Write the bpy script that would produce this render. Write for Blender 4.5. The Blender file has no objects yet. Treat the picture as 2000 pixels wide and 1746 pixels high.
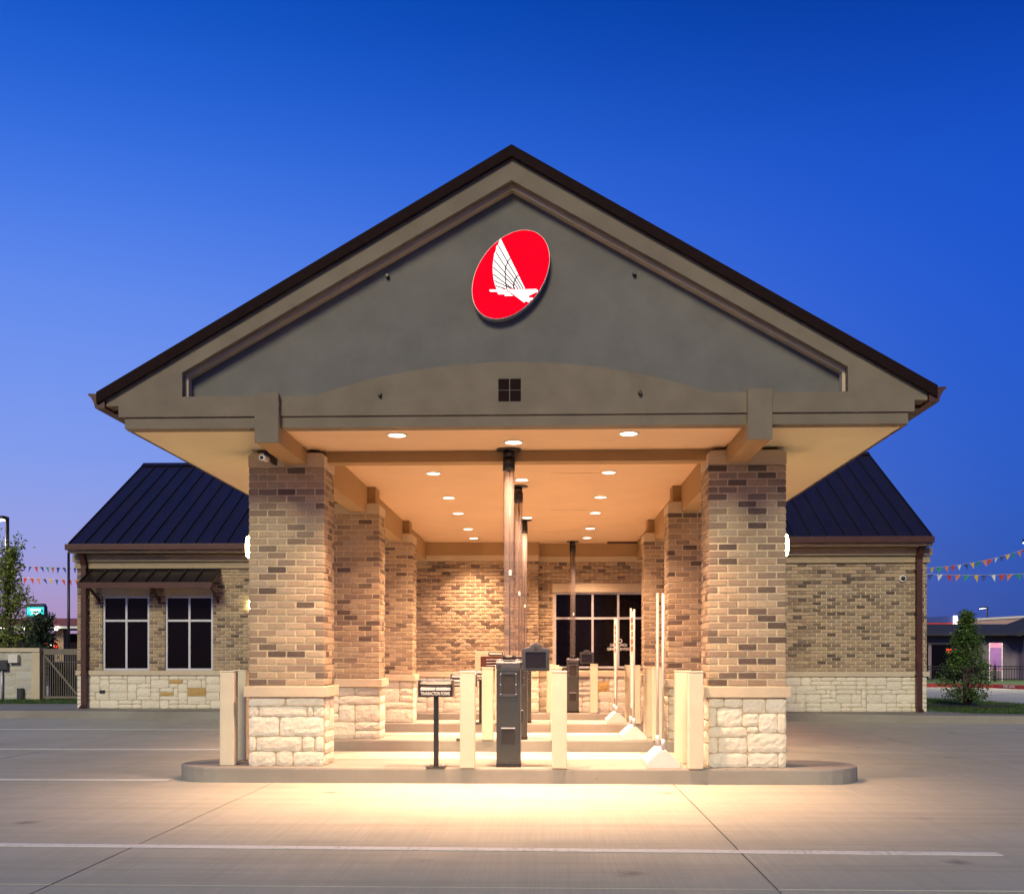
import bpy, bmesh, math, random
from mathutils import Vector, Matrix
random.seed(7)
SC = bpy.context.scene
COL = SC.collection
R = math.radians

def lin(r, g, b):
    f = lambda c: (c/255/12.92) if c/255 <= .04045 else ((c/255+.055)/1.055)**2.4
    return (f(r), f(g), f(b), 1)

# ------------------------------------------------------------------ camera
FPX, HOR, CX, CZ = 2090.0, 1282.0, .335, 1.31      # focal length and horizon row in photo pixels (2000 wide)
YAW = math.atan(69/FPX)
cam = bpy.data.cameras.new('camera'); camo = bpy.data.objects.new('camera', cam); COL.objects.link(camo)
cam.sensor_width = 36; cam.lens = FPX/2000*36; cam.shift_y = (HOR-873)/2000
cam.clip_start = .1; cam.clip_end = 2000
camo.location = (CX, 0, CZ); camo.rotation_euler = (R(90), 0, YAW)
SC.camera = camo

def at(x, y, Y):
    """photo pixel -> (X, Z) on the plane at distance Y"""
    a, b = (x-1000)/FPX, -(y-HOR)/FPX
    t = Y/(a*math.sin(YAW)+math.cos(YAW))
    return CX+t*(a*math.cos(YAW)-math.sin(YAW)), CZ+t*b

# ------------------------------------------------------------------ sky: clear dusk, afterglow towards -X
W = bpy.data.worlds.new('World'); SC.world = W; W.use_nodes = True
nt = W.node_tree; N, L = nt.nodes, nt.links; N.clear()
out = N.new('ShaderNodeOutputWorld'); bg = N.new('ShaderNodeBackground'); L.new(bg.outputs[0], out.inputs[0])
tc = N.new('ShaderNodeTexCoord'); sep = N.new('ShaderNodeSeparateXYZ'); L.new(tc.outputs['Generated'], sep.inputs[0])
def ramp(stops):
    r = N.new('ShaderNodeValToRGB'); r.color_ramp.interpolation = 'B_SPLINE'; e = r.color_ramp.elements
    while len(e) < len(stops): e.new(.5)
    for el, (p, c) in zip(e, stops): el.position = p; el.color = lin(*c)
    L.new(sep.outputs['Z'], r.inputs[0]); return r
glow = ramp([(0, (178, 138, 172)), (.05, (172, 152, 202)), (.09, (156, 162, 224)), (.17, (130, 158, 238)), (.30, (98, 140, 238)),
             (.41, (48, 110, 226)), (.52, (0, 76, 190)), (.62, (0, 60, 158)), (.74, (2, 48, 132)), (1, (2, 34, 100))])
dark = ramp([(0, (48, 76, 150)), (.06, (44, 82, 172)), (.14, (42, 92, 196)), (.28, (32, 88, 208)), (.41, (22, 82, 204)),
             (.52, (0, 50, 148)), (.70, (1, 40, 120)), (1, (2, 34, 100))])
lx = N.new('ShaderNodeMath'); lx.operation = 'MULTIPLY'; L.new(sep.outputs['X'], lx.inputs[0]); L.new(sep.outputs['X'], lx.inputs[1])
ly = N.new('ShaderNodeMath'); ly.operation = 'MULTIPLY_ADD'; L.new(sep.outputs['Y'], ly.inputs[0]); L.new(sep.outputs['Y'], ly.inputs[1]); L.new(lx.outputs[0], ly.inputs[2])
sq = N.new('ShaderNodeMath'); sq.operation = 'SQRT'; L.new(ly.outputs[0], sq.inputs[0])
ad = N.new('ShaderNodeMath'); ad.operation = 'ADD'; ad.inputs[1].default_value = 1e-4; L.new(sq.outputs[0], ad.inputs[0])
dv = N.new('ShaderNodeMath'); dv.operation = 'DIVIDE'; L.new(sep.outputs['X'], dv.inputs[0]); L.new(ad.outputs[0], dv.inputs[1])
mr = N.new('ShaderNodeMapRange'); mr.interpolation_type = 'SMOOTHSTEP'; mr.inputs[1].default_value = -.46; mr.inputs[2].default_value = .50
L.new(dv.outputs[0], mr.inputs[0])
mx = N.new('ShaderNodeMix'); mx.data_type = 'RGBA'
L.new(mr.outputs[0], mx.inputs['Factor']); L.new(glow.outputs[0], mx.inputs['A']); L.new(dark.outputs[0], mx.inputs['B'])
L.new(mx.outputs['Result'], bg.inputs[0]); bg.inputs[1].default_value = 1.0

# low warm light from behind and left of the camera, as the shadows on the columns show
sun = bpy.data.lights.new('sun', 'SUN'); sun.energy = 2.55; sun.angle = R(16); sun.color = (1, .91, .58)
suno = bpy.data.objects.new('sun', sun); COL.objects.link(suno)
EL, AZ = R(29), R(10)
suno.rotation_euler = Vector((math.sin(AZ)*math.cos(EL), math.cos(AZ)*math.cos(EL), -math.sin(EL))).to_track_quat('-Z', 'Y').to_euler()
suno.location = (-8, -20, 14)

SC.view_settings.view_transform = 'Standard'; SC.view_settings.look = 'None'; SC.view_settings.gamma = 1
SC.view_settings.exposure = 0; SC.view_settings.use_curve_mapping = False
SC.render.engine = 'CYCLES'
SC.cycles.use_denoising = True; SC.cycles.max_bounces = 8; SC.cycles.diffuse_bounces = 4; SC.cycles.glossy_bounces = 3
SC.cycles.transparent_max_bounces = 12; SC.cycles.sample_clamp_indirect = 6; SC.cycles.caustics_reflective = False

# ------------------------------------------------------------------ materials
def nodes(name):
    m = bpy.data.materials.new(name); m.use_nodes = True
    t = m.node_tree; return m, t.nodes, t.links, t.nodes['Principled BSDF']
def noise(N, L, vec, scale, detail=4, rough=.6):
    n = N.new('ShaderNodeTexNoise'); n.inputs['Scale'].default_value = scale; n.inputs['Detail'].default_value = detail
    n.inputs['Roughness'].default_value = rough; L.new(vec, n.inputs['Vector']); return n.outputs['Fac']
def mixc(N, L, fac, a, b, mode='MIX'):
    m = N.new('ShaderNodeMix'); m.data_type = 'RGBA'; m.blend_type = mode
    for k, v in (('Factor', fac), ('A', a), ('B', b)):
        s = m.inputs[k]
        if hasattr(v, 'is_linked') or hasattr(v, 'links'): L.new(v, s)
        else: s.default_value = v if k == 'Factor' else (tuple(v)+(1,))[:4]
    return m.outputs['Result']
def rng(N, L, v, a, b, c, d):
    m = N.new('ShaderNodeMapRange'); L.new(v, m.inputs[0])
    for i, q in enumerate((a, b, c, d)): m.inputs[i+1].default_value = q
    return m.outputs[0]
def bump(N, L, h, P, strength, dist=.01):
    b = N.new('ShaderNodeBump'); b.inputs['Strength'].default_value = strength; b.inputs['Distance'].default_value = dist
    L.new(h, b.inputs['Height']); L.new(b.outputs[0], P.inputs['Normal'])
def pos(N): return N.new('ShaderNodeNewGeometry').outputs['Position']
def stretch(N, L, v, s):
    m = N.new('ShaderNodeMapping'); m.inputs['Scale'].default_value = s; L.new(v, m.inputs['Vector']); return m.outputs[0]

def plain(name, col, rough=.5, metal=0, var=.12, scale=6, bmp=0, bscale=200, spec=.5, coat=0):
    """painted or cast surface: a slow wander in tone, a little wear in the gloss, optional fine relief"""
    m, N, L, P = nodes(name); p = pos(N)
    n = noise(N, L, p, scale, 6)
    k = rng(N, L, n, .3, .7, 1-var, 1+var)
    v = N.new('ShaderNodeVectorMath'); v.operation = 'SCALE'; v.inputs[0].default_value = col; L.new(k, v.inputs['Scale'])
    L.new(v.outputs[0], P.inputs['Base Color'])
    L.new(rng(N, L, noise(N, L, p, scale*3, 4), .3, .7, max(0, rough-.08), min(1, rough+.08)), P.inputs['Roughness'])
    P.inputs['Metallic'].default_value = metal; P.inputs['Specular IOR Level'].default_value = spec
    P.inputs['Coat Weight'].default_value = coat
    if bmp: bump(N, L, noise(N, L, p, bscale, 3), P, bmp, .004)
    return m
def emit(name, col, s, base=None):
    m, N, L, P = nodes(name); P.inputs['Specular IOR Level'].default_value = 0
    P.inputs['Base Color'].default_value = tuple(base or col)+(1,); P.inputs['Emission Color'].default_value = tuple(col)+(1,)
    P.inputs['Emission Strength'].default_value = s; P.inputs['Roughness'].default_value = .4
    return m

def brick_material(name, per_island):
    m, N, L, P = nodes(name); p = pos(N)
    if per_island: rnd = N.new('ShaderNodeNewGeometry').outputs['Random Per Island']
    else: rnd = N.new('ShaderNodeObjectInfo').outputs['Random']
    r = N.new('ShaderNodeValToRGB'); r.color_ramp.interpolation = 'CONSTANT'; e = r.color_ramp.elements
    st = [(0, (.45, .345, .235)), (.16, (.405, .305, .205)), (.33, (.36, .285, .205)), (.44, (.42, .335, .245)), (.54, (.32, .238, .17)),
          (.66, (.265, .195, .145)), (.77, (.215, .158, .122)), (.87, (.135, .10, .082)), (.94, (.095, .068, .06))]
    while len(e) < len(st): e.new(.5)
    for el, (q, c) in zip(e, st): el.position = q; el.color = c+(1,)
    L.new(rnd, r.inputs[0])
    n1 = noise(N, L, p, 38, 6, .7); n2 = noise(N, L, stretch(N, L, p, (5, 5, 16)), 5, 5, .7)
    c = mixc(N, L, rng(N, L, n1, .35, .7, 0, .45), r.outputs[0], (.15, .12, .095))
    c = mixc(N, L, rng(N, L, n2, .60, .74, 0, .55), c, (.56, .50, .42))
    L.new(c, P.inputs['Base Color']); P.inputs['Roughness'].default_value = .88; P.inputs['Specular IOR Level'].default_value = .25
    bump(N, L, noise(N, L, p, 110, 5, .7), P, .6, .006); return m
def stone_material(name, a, b):
    m, N, L, P = nodes(name); p = pos(N)
    o = N.new('ShaderNodeObjectInfo').outputs['Random']
    c = mixc(N, L, o, a, b)
    c = mixc(N, L, rng(N, L, noise(N, L, p, 9, 7, .65), .45, .78, 0, .35), c, tuple(x*.72 for x in a[:2])+(a[2]*.6,))
    c = mixc(N, L, rng(N, L, noise(N, L, p, 60, 4, .6), .45, .8, 0, .35), c, tuple(x*.6 for x in a))
    L.new(c, P.inputs['Base Color']); P.inputs['Roughness'].default_value = .9; P.inputs['Specular IOR Level'].default_value = .2
    v = N.new('ShaderNodeTexVoronoi'); v.inputs['Scale'].default_value = 22; v.feature = 'SMOOTH_F1'; L.new(p, v.inputs['Vector'])
    s = N.new('ShaderNodeMath'); s.operation = 'ADD'; L.new(v.outputs['Distance'], s.inputs[0]); L.new(noise(N, L, p, 48, 9, .75), s.inputs[1])
    bump(N, L, s.outputs[0], P, .85, .012); return m
def concrete_material(name, col, broom=True, stain=.5):
    m, N, L, P = nodes(name); p = pos(N)
    o = N.new('ShaderNodeObjectInfo').outputs['Random']
    c = mixc(N, L, rng(N, L, o, 0, 1, 0, .5), col, tuple(x*.86 for x in col))
    c = mixc(N, L, rng(N, L, noise(N, L, p, .55, 7, .62), .38, .68, 0, stain), c, (col[0]*.68, col[1]*.67, col[2]*.66))
    c = mixc(N, L, rng(N, L, noise(N, L, stretch(N, L, p, (.35, 2.2, 1)), 1.6, 6, .65), .45, .75, 0, stain*.7), c, (col[0]*.74, col[1]*.70, col[2]*.66))
    c = mixc(N, L, rng(N, L, noise(N, L, p, 7, 6, .7), .62, .78, 0, .35), c, (col[0]*.6, col[1]*.6, col[2]*.6))
    h = noise(N, L, p, 160, 3, .7)
    if broom:
        st = noise(N, L, stretch(N, L, p, (55, .8, 1)), 1, 3, .6)
        c = mixc(N, L, rng(N, L, st, .40, .66, 0, .30), c, tuple(x*.62 for x in col))
        st2 = noise(N, L, stretch(N, L, p, (9, .25, 1)), 1, 4, .65)
        c = mixc(N, L, rng(N, L, st2, .46, .70, 0, .36), c, tuple(x*.7 for x in col))
        s = N.new('ShaderNodeMath'); s.operation = 'ADD'; L.new(st, s.inputs[0]); L.new(h, s.inputs[1]); h = s.outputs[0]
    if broom:
        ty = noise(N, L, stretch(N, L, p, (.12, 3.4, 1)), 1.5, 5, .7)           # tyre polish along the lanes
        c = mixc(N, L, rng(N, L, ty, .48, .70, 0, .52), c, (col[0]*.62, col[1]*.58, col[2]*.54))
        vo = N.new('ShaderNodeTexVoronoi'); vo.inputs['Scale'].default_value = .9; L.new(p, vo.inputs['Vector'])   # oil drips
        dr = N.new('ShaderNodeMath'); dr.operation = 'ADD'; L.new(vo.outputs['Distance'], dr.inputs[0]); L.new(rng(N, L, noise(N, L, p, 9, 4), 0, 1, -.06, .10), dr.inputs[1])
        c = mixc(N, L, rng(N, L, dr.outputs[0], .03, .13, .65, 0), c, (.13, .115, .10))
    sp = noise(N, L, p, 26, 2, .5)
    c = mixc(N, L, rng(N, L, sp, .745, .765, 0, .6), c, (.06, .05, .045))
    L.new(c, P.inputs['Base Color']); P.inputs['Specular IOR Level'].default_value = .3
    L.new(rng(N, L, noise(N, L, p, 1.1, 5), .35, .65, .62, .85), P.inputs['Roughness'])
    bump(N, L, h, P, .35, .004); return m
def leaf_material(name, a, b):
    m, N, L, P = nodes(name)
    rnd = N.new('ShaderNodeNewGeometry').outputs['Random Per Island']
    L.new(mixc(N, L, rnd, a, b), P.inputs['Base Color']); P.inputs['Roughness'].default_value = .5
    tr = N.new('ShaderNodeBsdfTranslucent'); L.new(mixc(N, L, rnd, a, b), tr.inputs[0])
    ms = N.new('ShaderNodeMixShader'); ms.inputs[0].default_value = .3
    L.new(P.outputs[0], ms.inputs[1]); L.new(tr.outputs[0], ms.inputs[2]); L.new(ms.outputs[0], N['Material Output'].inputs[0]); return m
def tube_material():
    m, N, L, P = nodes('clear acrylic'); lw = N.new('ShaderNodeLayerWeight'); lw.inputs[0].default_value = .35
    tr = N.new('ShaderNodeBsdfTransparent'); L.new(mixc(N, L, rng(N, L, lw.outputs['Facing'], .35, .95, 0, 1), (.80, .75, .74), (.20, .17, .17)), tr.inputs[0])
    P.inputs['Base Color'].default_value = (.27, .235, .23, 1); P.inputs['Roughness'].default_value = .15
    ms = N.new('ShaderNodeMixShader'); L.new(rng(N, L, lw.outputs['Facing'], .2, 1, .22, .5), ms.inputs[0])
    L.new(tr.outputs[0], ms.inputs[1]); L.new(P.outputs[0], ms.inputs[2]); L.new(ms.outputs[0], N['Material Output'].inputs[0]); return m
def brushed(name, col):
    m, N, L, P = nodes(name); p = pos(N)
    s = noise(N, L, stretch(N, L, p, (60, 60, 1)), 4, 3)
    L.new(mixc(N, L, s, col, tuple(c*.75 for c in col)), P.inputs['Base Color']); P.inputs['Metallic'].default_value = .9
    L.new(rng(N, L, s, .3, .7, .28, .45), P.inputs['Roughness']); return m

def roof_metal():
    m, N, L, P = nodes('dark bronze roof metal'); p = pos(N)
    L.new(mixc(N, L, noise(N, L, stretch(N, L, p, (1.5, .4, .4)), 2.5, 5, .65), (.010, .008, .009), (.022, .017, .018)), P.inputs['Base Color'])
    L.new(rng(N, L, noise(N, L, stretch(N, L, p, (2.8, .6, .6)), 1.5, 5), .3, .7, .24, .42), P.inputs['Roughness'])
    bump(N, L, noise(N, L, stretch(N, L, p, (2.8, .7, .7)), 1.2, 2), P, .5, .012); return m
def worn_paint():
    m, N, L, P = nodes('worn white road paint'); p = pos(N)
    w = noise(N, L, p, 24, 6, .75); v = noise(N, L, p, 3, 4, .6)
    s = N.new('ShaderNodeMath'); s.operation = 'MULTIPLY_ADD'; L.new(v, s.inputs[0]); s.inputs[1].default_value = .6; L.new(w, s.inputs[2])
    L.new(mixc(N, L, rng(N, L, s.outputs[0], .82, .98, 0, .75), (.70, .69, .67), (.42, .40, .35)), P.inputs['Base Color'])
    P.inputs['Roughness'].default_value = .8; bump(N, L, w, P, .3, .003); return m

M = dict(
    brick=brick_material('fired clay brick', False), brick_far=brick_material('fired clay brick run', True),
    bed=plain('joint-shaded stone mortar', (.46, .385, .27), .95, var=.2, scale=16, bmp=.5, spec=.2),  # mortar darkened behind the stones: joint shadow put into its colour
    mortar=plain('sand mortar', (.58, .475, .325), .95, var=.15, scale=20, bmp=.5, spec=.2),
    stone=stone_material('cream limestone', (.78, .72, .61), (.70, .64, .53)), gold=stone_material('golden limestone', (.50, .34, .14), (.44, .29, .12)),
    cast=plain('cast stone', (.52, .44, .33), .85, var=.08, scale=4, bmp=.3, spec=.25),
    stucco=plain('taupe stucco', (.190, .160, .124), .92, var=.13, scale=2.6, bmp=.9, bscale=190, spec=.2),
    tymp=plain('shade-toned stucco', (.158, .151, .143), .92, var=.12, scale=2.6, bmp=.9, bscale=190, spec=.2),  # cooler, darker copy of the fascia stucco: skylit shade put into its colour
    mould=plain('uplit moulding tone', (.52, .43, .31), .8, var=.08, scale=4, bmp=.3, spec=.2), pole=plain('grey plastic pole', (.40, .36, .34), .5, var=.08, scale=9),  # moulding lightened: light from below is put into its colour
    gate=plain('weathered bronze gate paint', (.15, .125, .10), .6, var=.15, scale=8), grey_stone=stone_material('grey limestone', (.50, .49, .45), (.43, .42, .39)),
    trim=plain('tan trim paint', (.33, .265, .18), .8, var=.06, scale=3, bmp=.3, spec=.25),
    ceil=plain('cream ceiling plaster', (.74, .53, .35), .9, var=.04, scale=1.5, bmp=.25, bscale=240, spec=.2),
    soffit=plain('pale soffit plaster', (.80, .68, .46), .9, var=.04, scale=1.5, bmp=.25, bscale=240, spec=.2),
    beam=plain('beam stucco', (.33, .22, .115), .9, var=.07, scale=3, bmp=.5, bscale=260, spec=.2),
    rake=plain('matte dark bronze', (.014, .007, .007), .8, spec=.08),
    bronze=roof_metal(),
    brown=plain('oxblood painted metal', (.065, .022, .018), .45, .1, var=.15, scale=4, spec=.4),
    concrete=concrete_material('broomed concrete', (.50, .485, .405)), kerb=concrete_material('kerb concrete', (.29, .272, .245), False, .9),
    joint=plain('dark joint soil', (.06, .05, .045), .95, var=.3, scale=10),
    white_paint=worn_paint(),
    cream=plain('cream bollard paint', (.60, .54, .41), .42, var=.05, scale=5, coat=.15), black=plain('black powder coat', (.018, .016, .018), .4, .2, var=.2, scale=12),
    steel=brushed('brushed stainless steel', (.10, .102, .10)), dark_plastic=plain('slate grey plastic', (.034, .034, .048), .45, var=.1, scale=10),
    recess=plain('dark recess', (.010, .006, .008), .6, var=.2, scale=12), screen=plain('unlit screen glass', (.012, .011, .014), .12, var=.1, scale=5),
    tube=tube_material(), glass=plain('dark window glass', (.004, .003, .004), .06, var=.1, scale=3, spec=.13), alu=plain('pale aluminium frame', (.50, .50, .54), .45, .4, var=.05, scale=5),
    white=plain('white plastic', (.62, .59, .56), .45, var=.05, scale=9), red=plain('red lettering', (.45, .05, .02), .5, var=.2, scale=20),
    sign_red=emit('backlit red acrylic', (1, .002, .018), 1.0, (.2, .0, .004)), sign_white=emit('backlit white acrylic', (1, .98, .97), 1.3), sign_line=plain('dark sign outline', (.10, .015, .03), .5),
    lamp=emit('downlight lens', (1, .90, .74), 5), sconce=emit('sconce diffuser', (1, .85, .38), 32), lot=emit('lot lamp lens', (1, .93, .78), 7),
    grass=leaf_material('grass blades', (.045, .10, .016), (.075, .13, .025)), soil=plain('bark mulch', (.028, .018, .013), .95, var=.4, scale=40, bmp=.8),
    turf=plain('turf base', (.035, .07, .016), .95, var=.35, scale=30, bmp=.8), bark=plain('bark', (.07, .05, .04), .9, var=.3, scale=20, bmp=.8),
    leaf=leaf_material('holly leaves', (.045, .10, .02), (.12, .20, .04)), pear=leaf_material('pear leaves', (.12, .18, .025), (.30, .34, .06)), deep=leaf_material('oak leaves', (.015, .03, .012), (.04, .06, .02)),
    far_wall=plain('lavender stucco', (.16, .13, .17), .9, var=.1), far_roof=plain('dark shingle', (.025, .024, .032), .9, var=.25, scale=3),
    pink=plain('pale rose siding', (.42, .28, .26), .85, var=.06), maroon=plain('maroon fascia', (.16, .035, .06), .6), store=plain('sandy store wall', (.42, .30, .19), .9, var=.08),
    iron=plain('black iron', (.02, .018, .018), .5, .4), red_kerb=plain('red kerb paint', (.36, .035, .03), .75, var=.2, scale=6, bmp=.3), asphalt=plain('far asphalt', (.055, .05, .05), .95, var=.2, scale=.5),
    teal=emit('teal lit panel', (.04, .62, .60), 1.1), glowwhite=emit('white lit panel', (1, .96, .9), 1.6), glowred=emit('red lit panel', (.9, .06, .03), 1.2), glowyel=emit('yellow lit panel', (1, .62, .12), 1.2),
    banner=plain('violet banner vinyl', (.22, .10, .30), .6, var=.2, scale=2), banner_pink=plain('pink banner vinyl', (.5, .2, .36), .6),
)
for k, c in dict(pen_red=(.5, .04, .03), pen_blue=(.03, .06, .28), pen_yel=(.72, .45, .03), pen_grn=(.02, .30, .12), pen_org=(.65, .22, .08), pen_wht=(.7, .7, .68)).items():
    M[k] = plain(k.replace('pen_', 'pennant '), c, .6)

# ------------------------------------------------------------------ mesh helpers
class MB:
    def __init__(s): s.v, s.f, s.sm = [], [], []
    def add(s, vs, fs, smooth=False):
        o = len(s.v); s.v += [tuple(v) for v in vs]
        for f in fs: s.f.append([i+o for i in f]); s.sm.append(smooth)
        return s
    def box(s, x0, x1, y0, y1, z0, z1):
        v = [(x, y, z) for z in (z0, z1) for y in (y0, y1) for x in (x0, x1)]
        return s.add(v, [(0, 2, 3, 1), (4, 5, 7, 6), (0, 1, 5, 4), (2, 6, 7, 3), (0, 4, 6, 2), (1, 3, 7, 5)])
    def prism(s, poly, a0, a1, axis='y'):
        f = {'y': lambda p, a: (p[0], a, p[1]), 'x': lambda p, a: (a, p[0], p[1]), 'z': lambda p, a: (p[0], p[1], a)}[axis]
        n = len(poly); v = [f(p, a0) for p in poly]+[f(p, a1) for p in poly]
        return s.add(v, [list(range(n)), list(range(2*n-1, n-1, -1))]+[(i, i+n, (i+1) % n+n, (i+1) % n) for i in range(n)])
    def tube(s, pts, r, n=12, caps=True):
        rs = r if isinstance(r, (list, tuple)) else [r]*len(pts); pts = [Vector(p) for p in pts]; vs = []
        for i, p in enumerate(pts):
            d = (pts[min(i+1, len(pts)-1)]-pts[max(i-1, 0)]).normalized()
            u = d.cross(Vector((0, 0, 1)) if abs(d.z) < .9 else Vector((1, 0, 0))).normalized(); w = d.cross(u)
            vs += [p+rs[i]*(math.cos(a)*u+math.sin(a)*w) for a in (2*math.pi*k/n for k in range(n))]
        o = len(s.v); k = len(pts)
        s.add(vs, [(i*n+j, i*n+(j+1) % n, (i+1)*n+(j+1) % n, (i+1)*n+j) for i in range(k-1) for j in range(n)], True)
        if caps: s.add([], []); s.f += [[o+j for j in range(n)][::-1], [o+(k-1)*n+j for j in range(n)]]; s.sm += [False, False]
        return s
    def mesh(s, name, bevel=0, seg=2):
        me = bpy.data.meshes.new(name); me.from_pydata(s.v, [], s.f)
        for p, q in zip(me.polygons, s.sm): p.use_smooth = q
        b = bmesh.new(); b.from_mesh(me)
        big = [f for f in b.faces if len(f.verts) > 4]
        if big and not bevel: bmesh.ops.triangulate(b, faces=big)
        bmesh.ops.recalc_face_normals(b, faces=b.faces)
        if bevel:
            ed = [e for e in b.edges if len(e.link_faces) == 2 and e.calc_face_angle(0) > .6]
            bmesh.ops.bevel(b, geom=ed, offset=bevel, segments=seg, affect='EDGES', profile=.6, clamp_overlap=True)
            big = [f for f in b.faces if len(f.verts) > 4]
            if big: bmesh.ops.triangulate(b, faces=big)
        b.to_mesh(me); b.free(); return me
    def build(s, name, mat, parent=None, bevel=0, loc=None):
        return obj(name, s.mesh(name, bevel), mat, parent, loc)

def obj(name, me, mat, parent=None, loc=None):
    if mat and not me.materials: me.materials.append(M[mat] if isinstance(mat, str) else mat)
    o = bpy.data.objects.new(name, me); COL.objects.link(o); o.parent = parent
    if loc: o.location = loc
    return o
def tag(o, label=None, cat=None, group=None, kind=None):
    for k, v in (('label', label), ('category', cat), ('group', group), ('kind', kind)):
        if v: o[k] = v
    return o
def thing(name, loc, label, cat, group=None, kind=None, rz=0):
    o = bpy.data.objects.new(name, None); COL.objects.link(o); o.location = loc; o.rotation_euler.z = rz; o.empty_display_size = .2
    return tag(o, label, cat, group, kind)
def box(name, mat, parent, x0, x1, y0, y1, z0, z1, bevel=0): return MB().box(x0, x1, y0, y1, z0, z1).build(name, mat, parent, bevel)
def text(name, body, mat, parent, loc, size, rot, width=None, bold=0):
    cu = bpy.data.curves.new(name, 'FONT'); cu.body = body; cu.size = size; cu.align_x = 'CENTER'; cu.align_y = 'CENTER'; cu.extrude = .0008; cu.offset = bold
    o = bpy.data.objects.new(name, cu); COL.objects.link(o); o.parent = parent; o.location = loc; o.rotation_euler = rot
    bpy.context.view_layer.update()
    me = bpy.data.meshes.new_from_object(o.evaluated_get(bpy.context.evaluated_depsgraph_get())); dx = o.dimensions.x
    bpy.data.objects.remove(o); me.materials.clear()
    o = obj(name, me, mat, parent, loc); o.rotation_euler = rot
    if width and dx > 0: o.scale.x = width/dx
    return o

_bc = {}
def brick_mesh(lx, ly, lz, k):
    """a chamfered brick with slightly uneven arrises; alike bricks share the mesh"""
    key = (round(lx, 3), round(ly, 3), round(lz, 3), k)
    if key not in _bc:
        rd = random.Random(str(key)); c = .0045; b = bmesh.new(); bmesh.ops.create_cube(b, size=1)
        bmesh.ops.scale(b, vec=(lx, ly, lz), verts=b.verts); bmesh.ops.bevel(b, geom=[e for e in b.edges], offset=c, segments=1, affect='EDGES')
        for v in b.verts: v.co += Vector([rd.uniform(-.0014, .0014) for _ in range(3)])
        me = bpy.data.meshes.new('brick'); b.to_mesh(me); b.free(); me.materials.append(M['brick']); _bc[key] = me
    return _bc[key]
def put_brick(parent, c, d, k=None):
    o = obj('brick', brick_mesh(*d, random.randrange(4) if k is None else k), None, parent, c); return o

def stone_mesh(w, h, n=3, amp=.010, depth=.05):
    """rock-faced block, front towards -Y, wavering edges"""
    nx = max(2, min(6, round(w/.07)))+n-3; nz = max(2, min(4, round(h/.07)))+n-3
    J = lambda a: random.uniform(-a, a); V, F = [], []; je = min(.006, .05*min(w, h))
    for j in range(nz+1):
        for i in range(nx+1):
            e = (i in (0, nx)) or (j in (0, nz)); cor = (i in (0, nx)) and (j in (0, nz))
            x = -w/2+w*i/nx+J(je); z = -h/2+h*j/nz+J(je)
            if cor: x *= 1-.008/w*2; z *= 1-.008/h*2
            V.append((x, (.005 if e else 0)-(0 if e else abs(J(amp)))-.004, z))
    idx = lambda i, j: j*(nx+1)+i
    for j in range(nz):
        for i in range(nx): F.append((idx(i, j), idx(i+1, j), idx(i+1, j+1), idx(i, j+1)))
    ring = [idx(i, 0) for i in range(nx)]+[idx(nx, j) for j in range(nz)]+[idx(i, nz) for i in range(nx, 0, -1)]+[idx(0, j) for j in range(nz, 0, -1)]
    o = len(V); V += [(V[i][0], depth, V[i][2]) for i in ring]; k = len(ring)
    F += [(ring[i], o+i, o+(i+1) % k, ring[(i+1) % k]) for i in range(k)]
    me = bpy.data.meshes.new('stone'); me.from_pydata(V, [], F); me.update(); return me
def put_stone(parent, u0, u1, z0, z1, org, ang=0, mat='stone', n=3, amp=.010, g=.006):
    """stone of a face: u along the face, org its start, ang its turn about Z"""
    w, h = u1-u0-2*g, z1-z0-2*g
    o = obj('stone', stone_mesh(w, h, n, amp), mat, parent)
    u = (u0+u1)/2; o.location = (org[0]+u*math.cos(ang), org[1]+u*math.sin(ang), (z0+z1)/2); o.rotation_euler.z = ang; return o
def ashlar(W, H, cw, ch, seed):
    rd = random.Random(seed); nx, nz = max(2, round(W/cw)), max(2, round(H/ch)); occ = [[0]*nx for _ in range(nz)]; res = []
    for j in range(nz):
        for i in range(nx):
            if occ[j][i]: continue
            w, h = rd.choice([(2, 1), (3, 1), (4, 1), (2, 2), (3, 2), (4, 2), (3, 2), (4, 2), (3, 1), (2, 1)])
            h = min(h, nz-j); ww = 0
            while ww < w and i+ww < nx and not occ[j][i+ww]: ww += 1
            if i+ww == nx-1 and not occ[j][nx-1]: ww += 1
            for a in range(h):
                for b in range(ww): occ[j+a][i+b] = 1
            res.append((i*W/nx, (i+ww)*W/nx, j*H/nz, (j+h)*H/nz))
    return res

# ------------------------------------------------------------------ ground
g = box('ground', 'asphalt', None, -500, 500, -60, 900, -.6, -.014); tag(g, kind='structure')
lot = box('parking_lot', 'joint', None, -45, 45, -12, 47.2, -.30, -.010); tag(lot, kind='structure')
XE = [-2.52+4.15*k for k in range(-7, 9)]; YE = [-3.3, 1.4, 6.07, 10.66, 14.72, 18.45, 22.1, 27.2, 33, 39, 46.9]
def proj(X, Y, Z):
    X -= CX; d = -X*math.sin(YAW)+Y*math.cos(YAW)
    return (1000+FPX*(X*math.cos(YAW)+Y*math.sin(YAW))/d, HOR-FPX*(Z-CZ)/d) if d > .2 else None
for x0, x1 in zip(XE, XE[1:]):
    for y0, y1 in zip(YE, YE[1:]):
        q = [proj(x, max(y, 2.5), 0) for x in (x0, x1) for y in (y0, y1)]
        if max(a[0] for a in q) < -500 or min(a[0] for a in q) > 2500: continue
        dz = random.uniform(-.0015, .0015)
        box('slab', 'concrete', lot, x0+.005, x1-.005, y0+.006, y1-.006, -.12, dz, .003)
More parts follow.
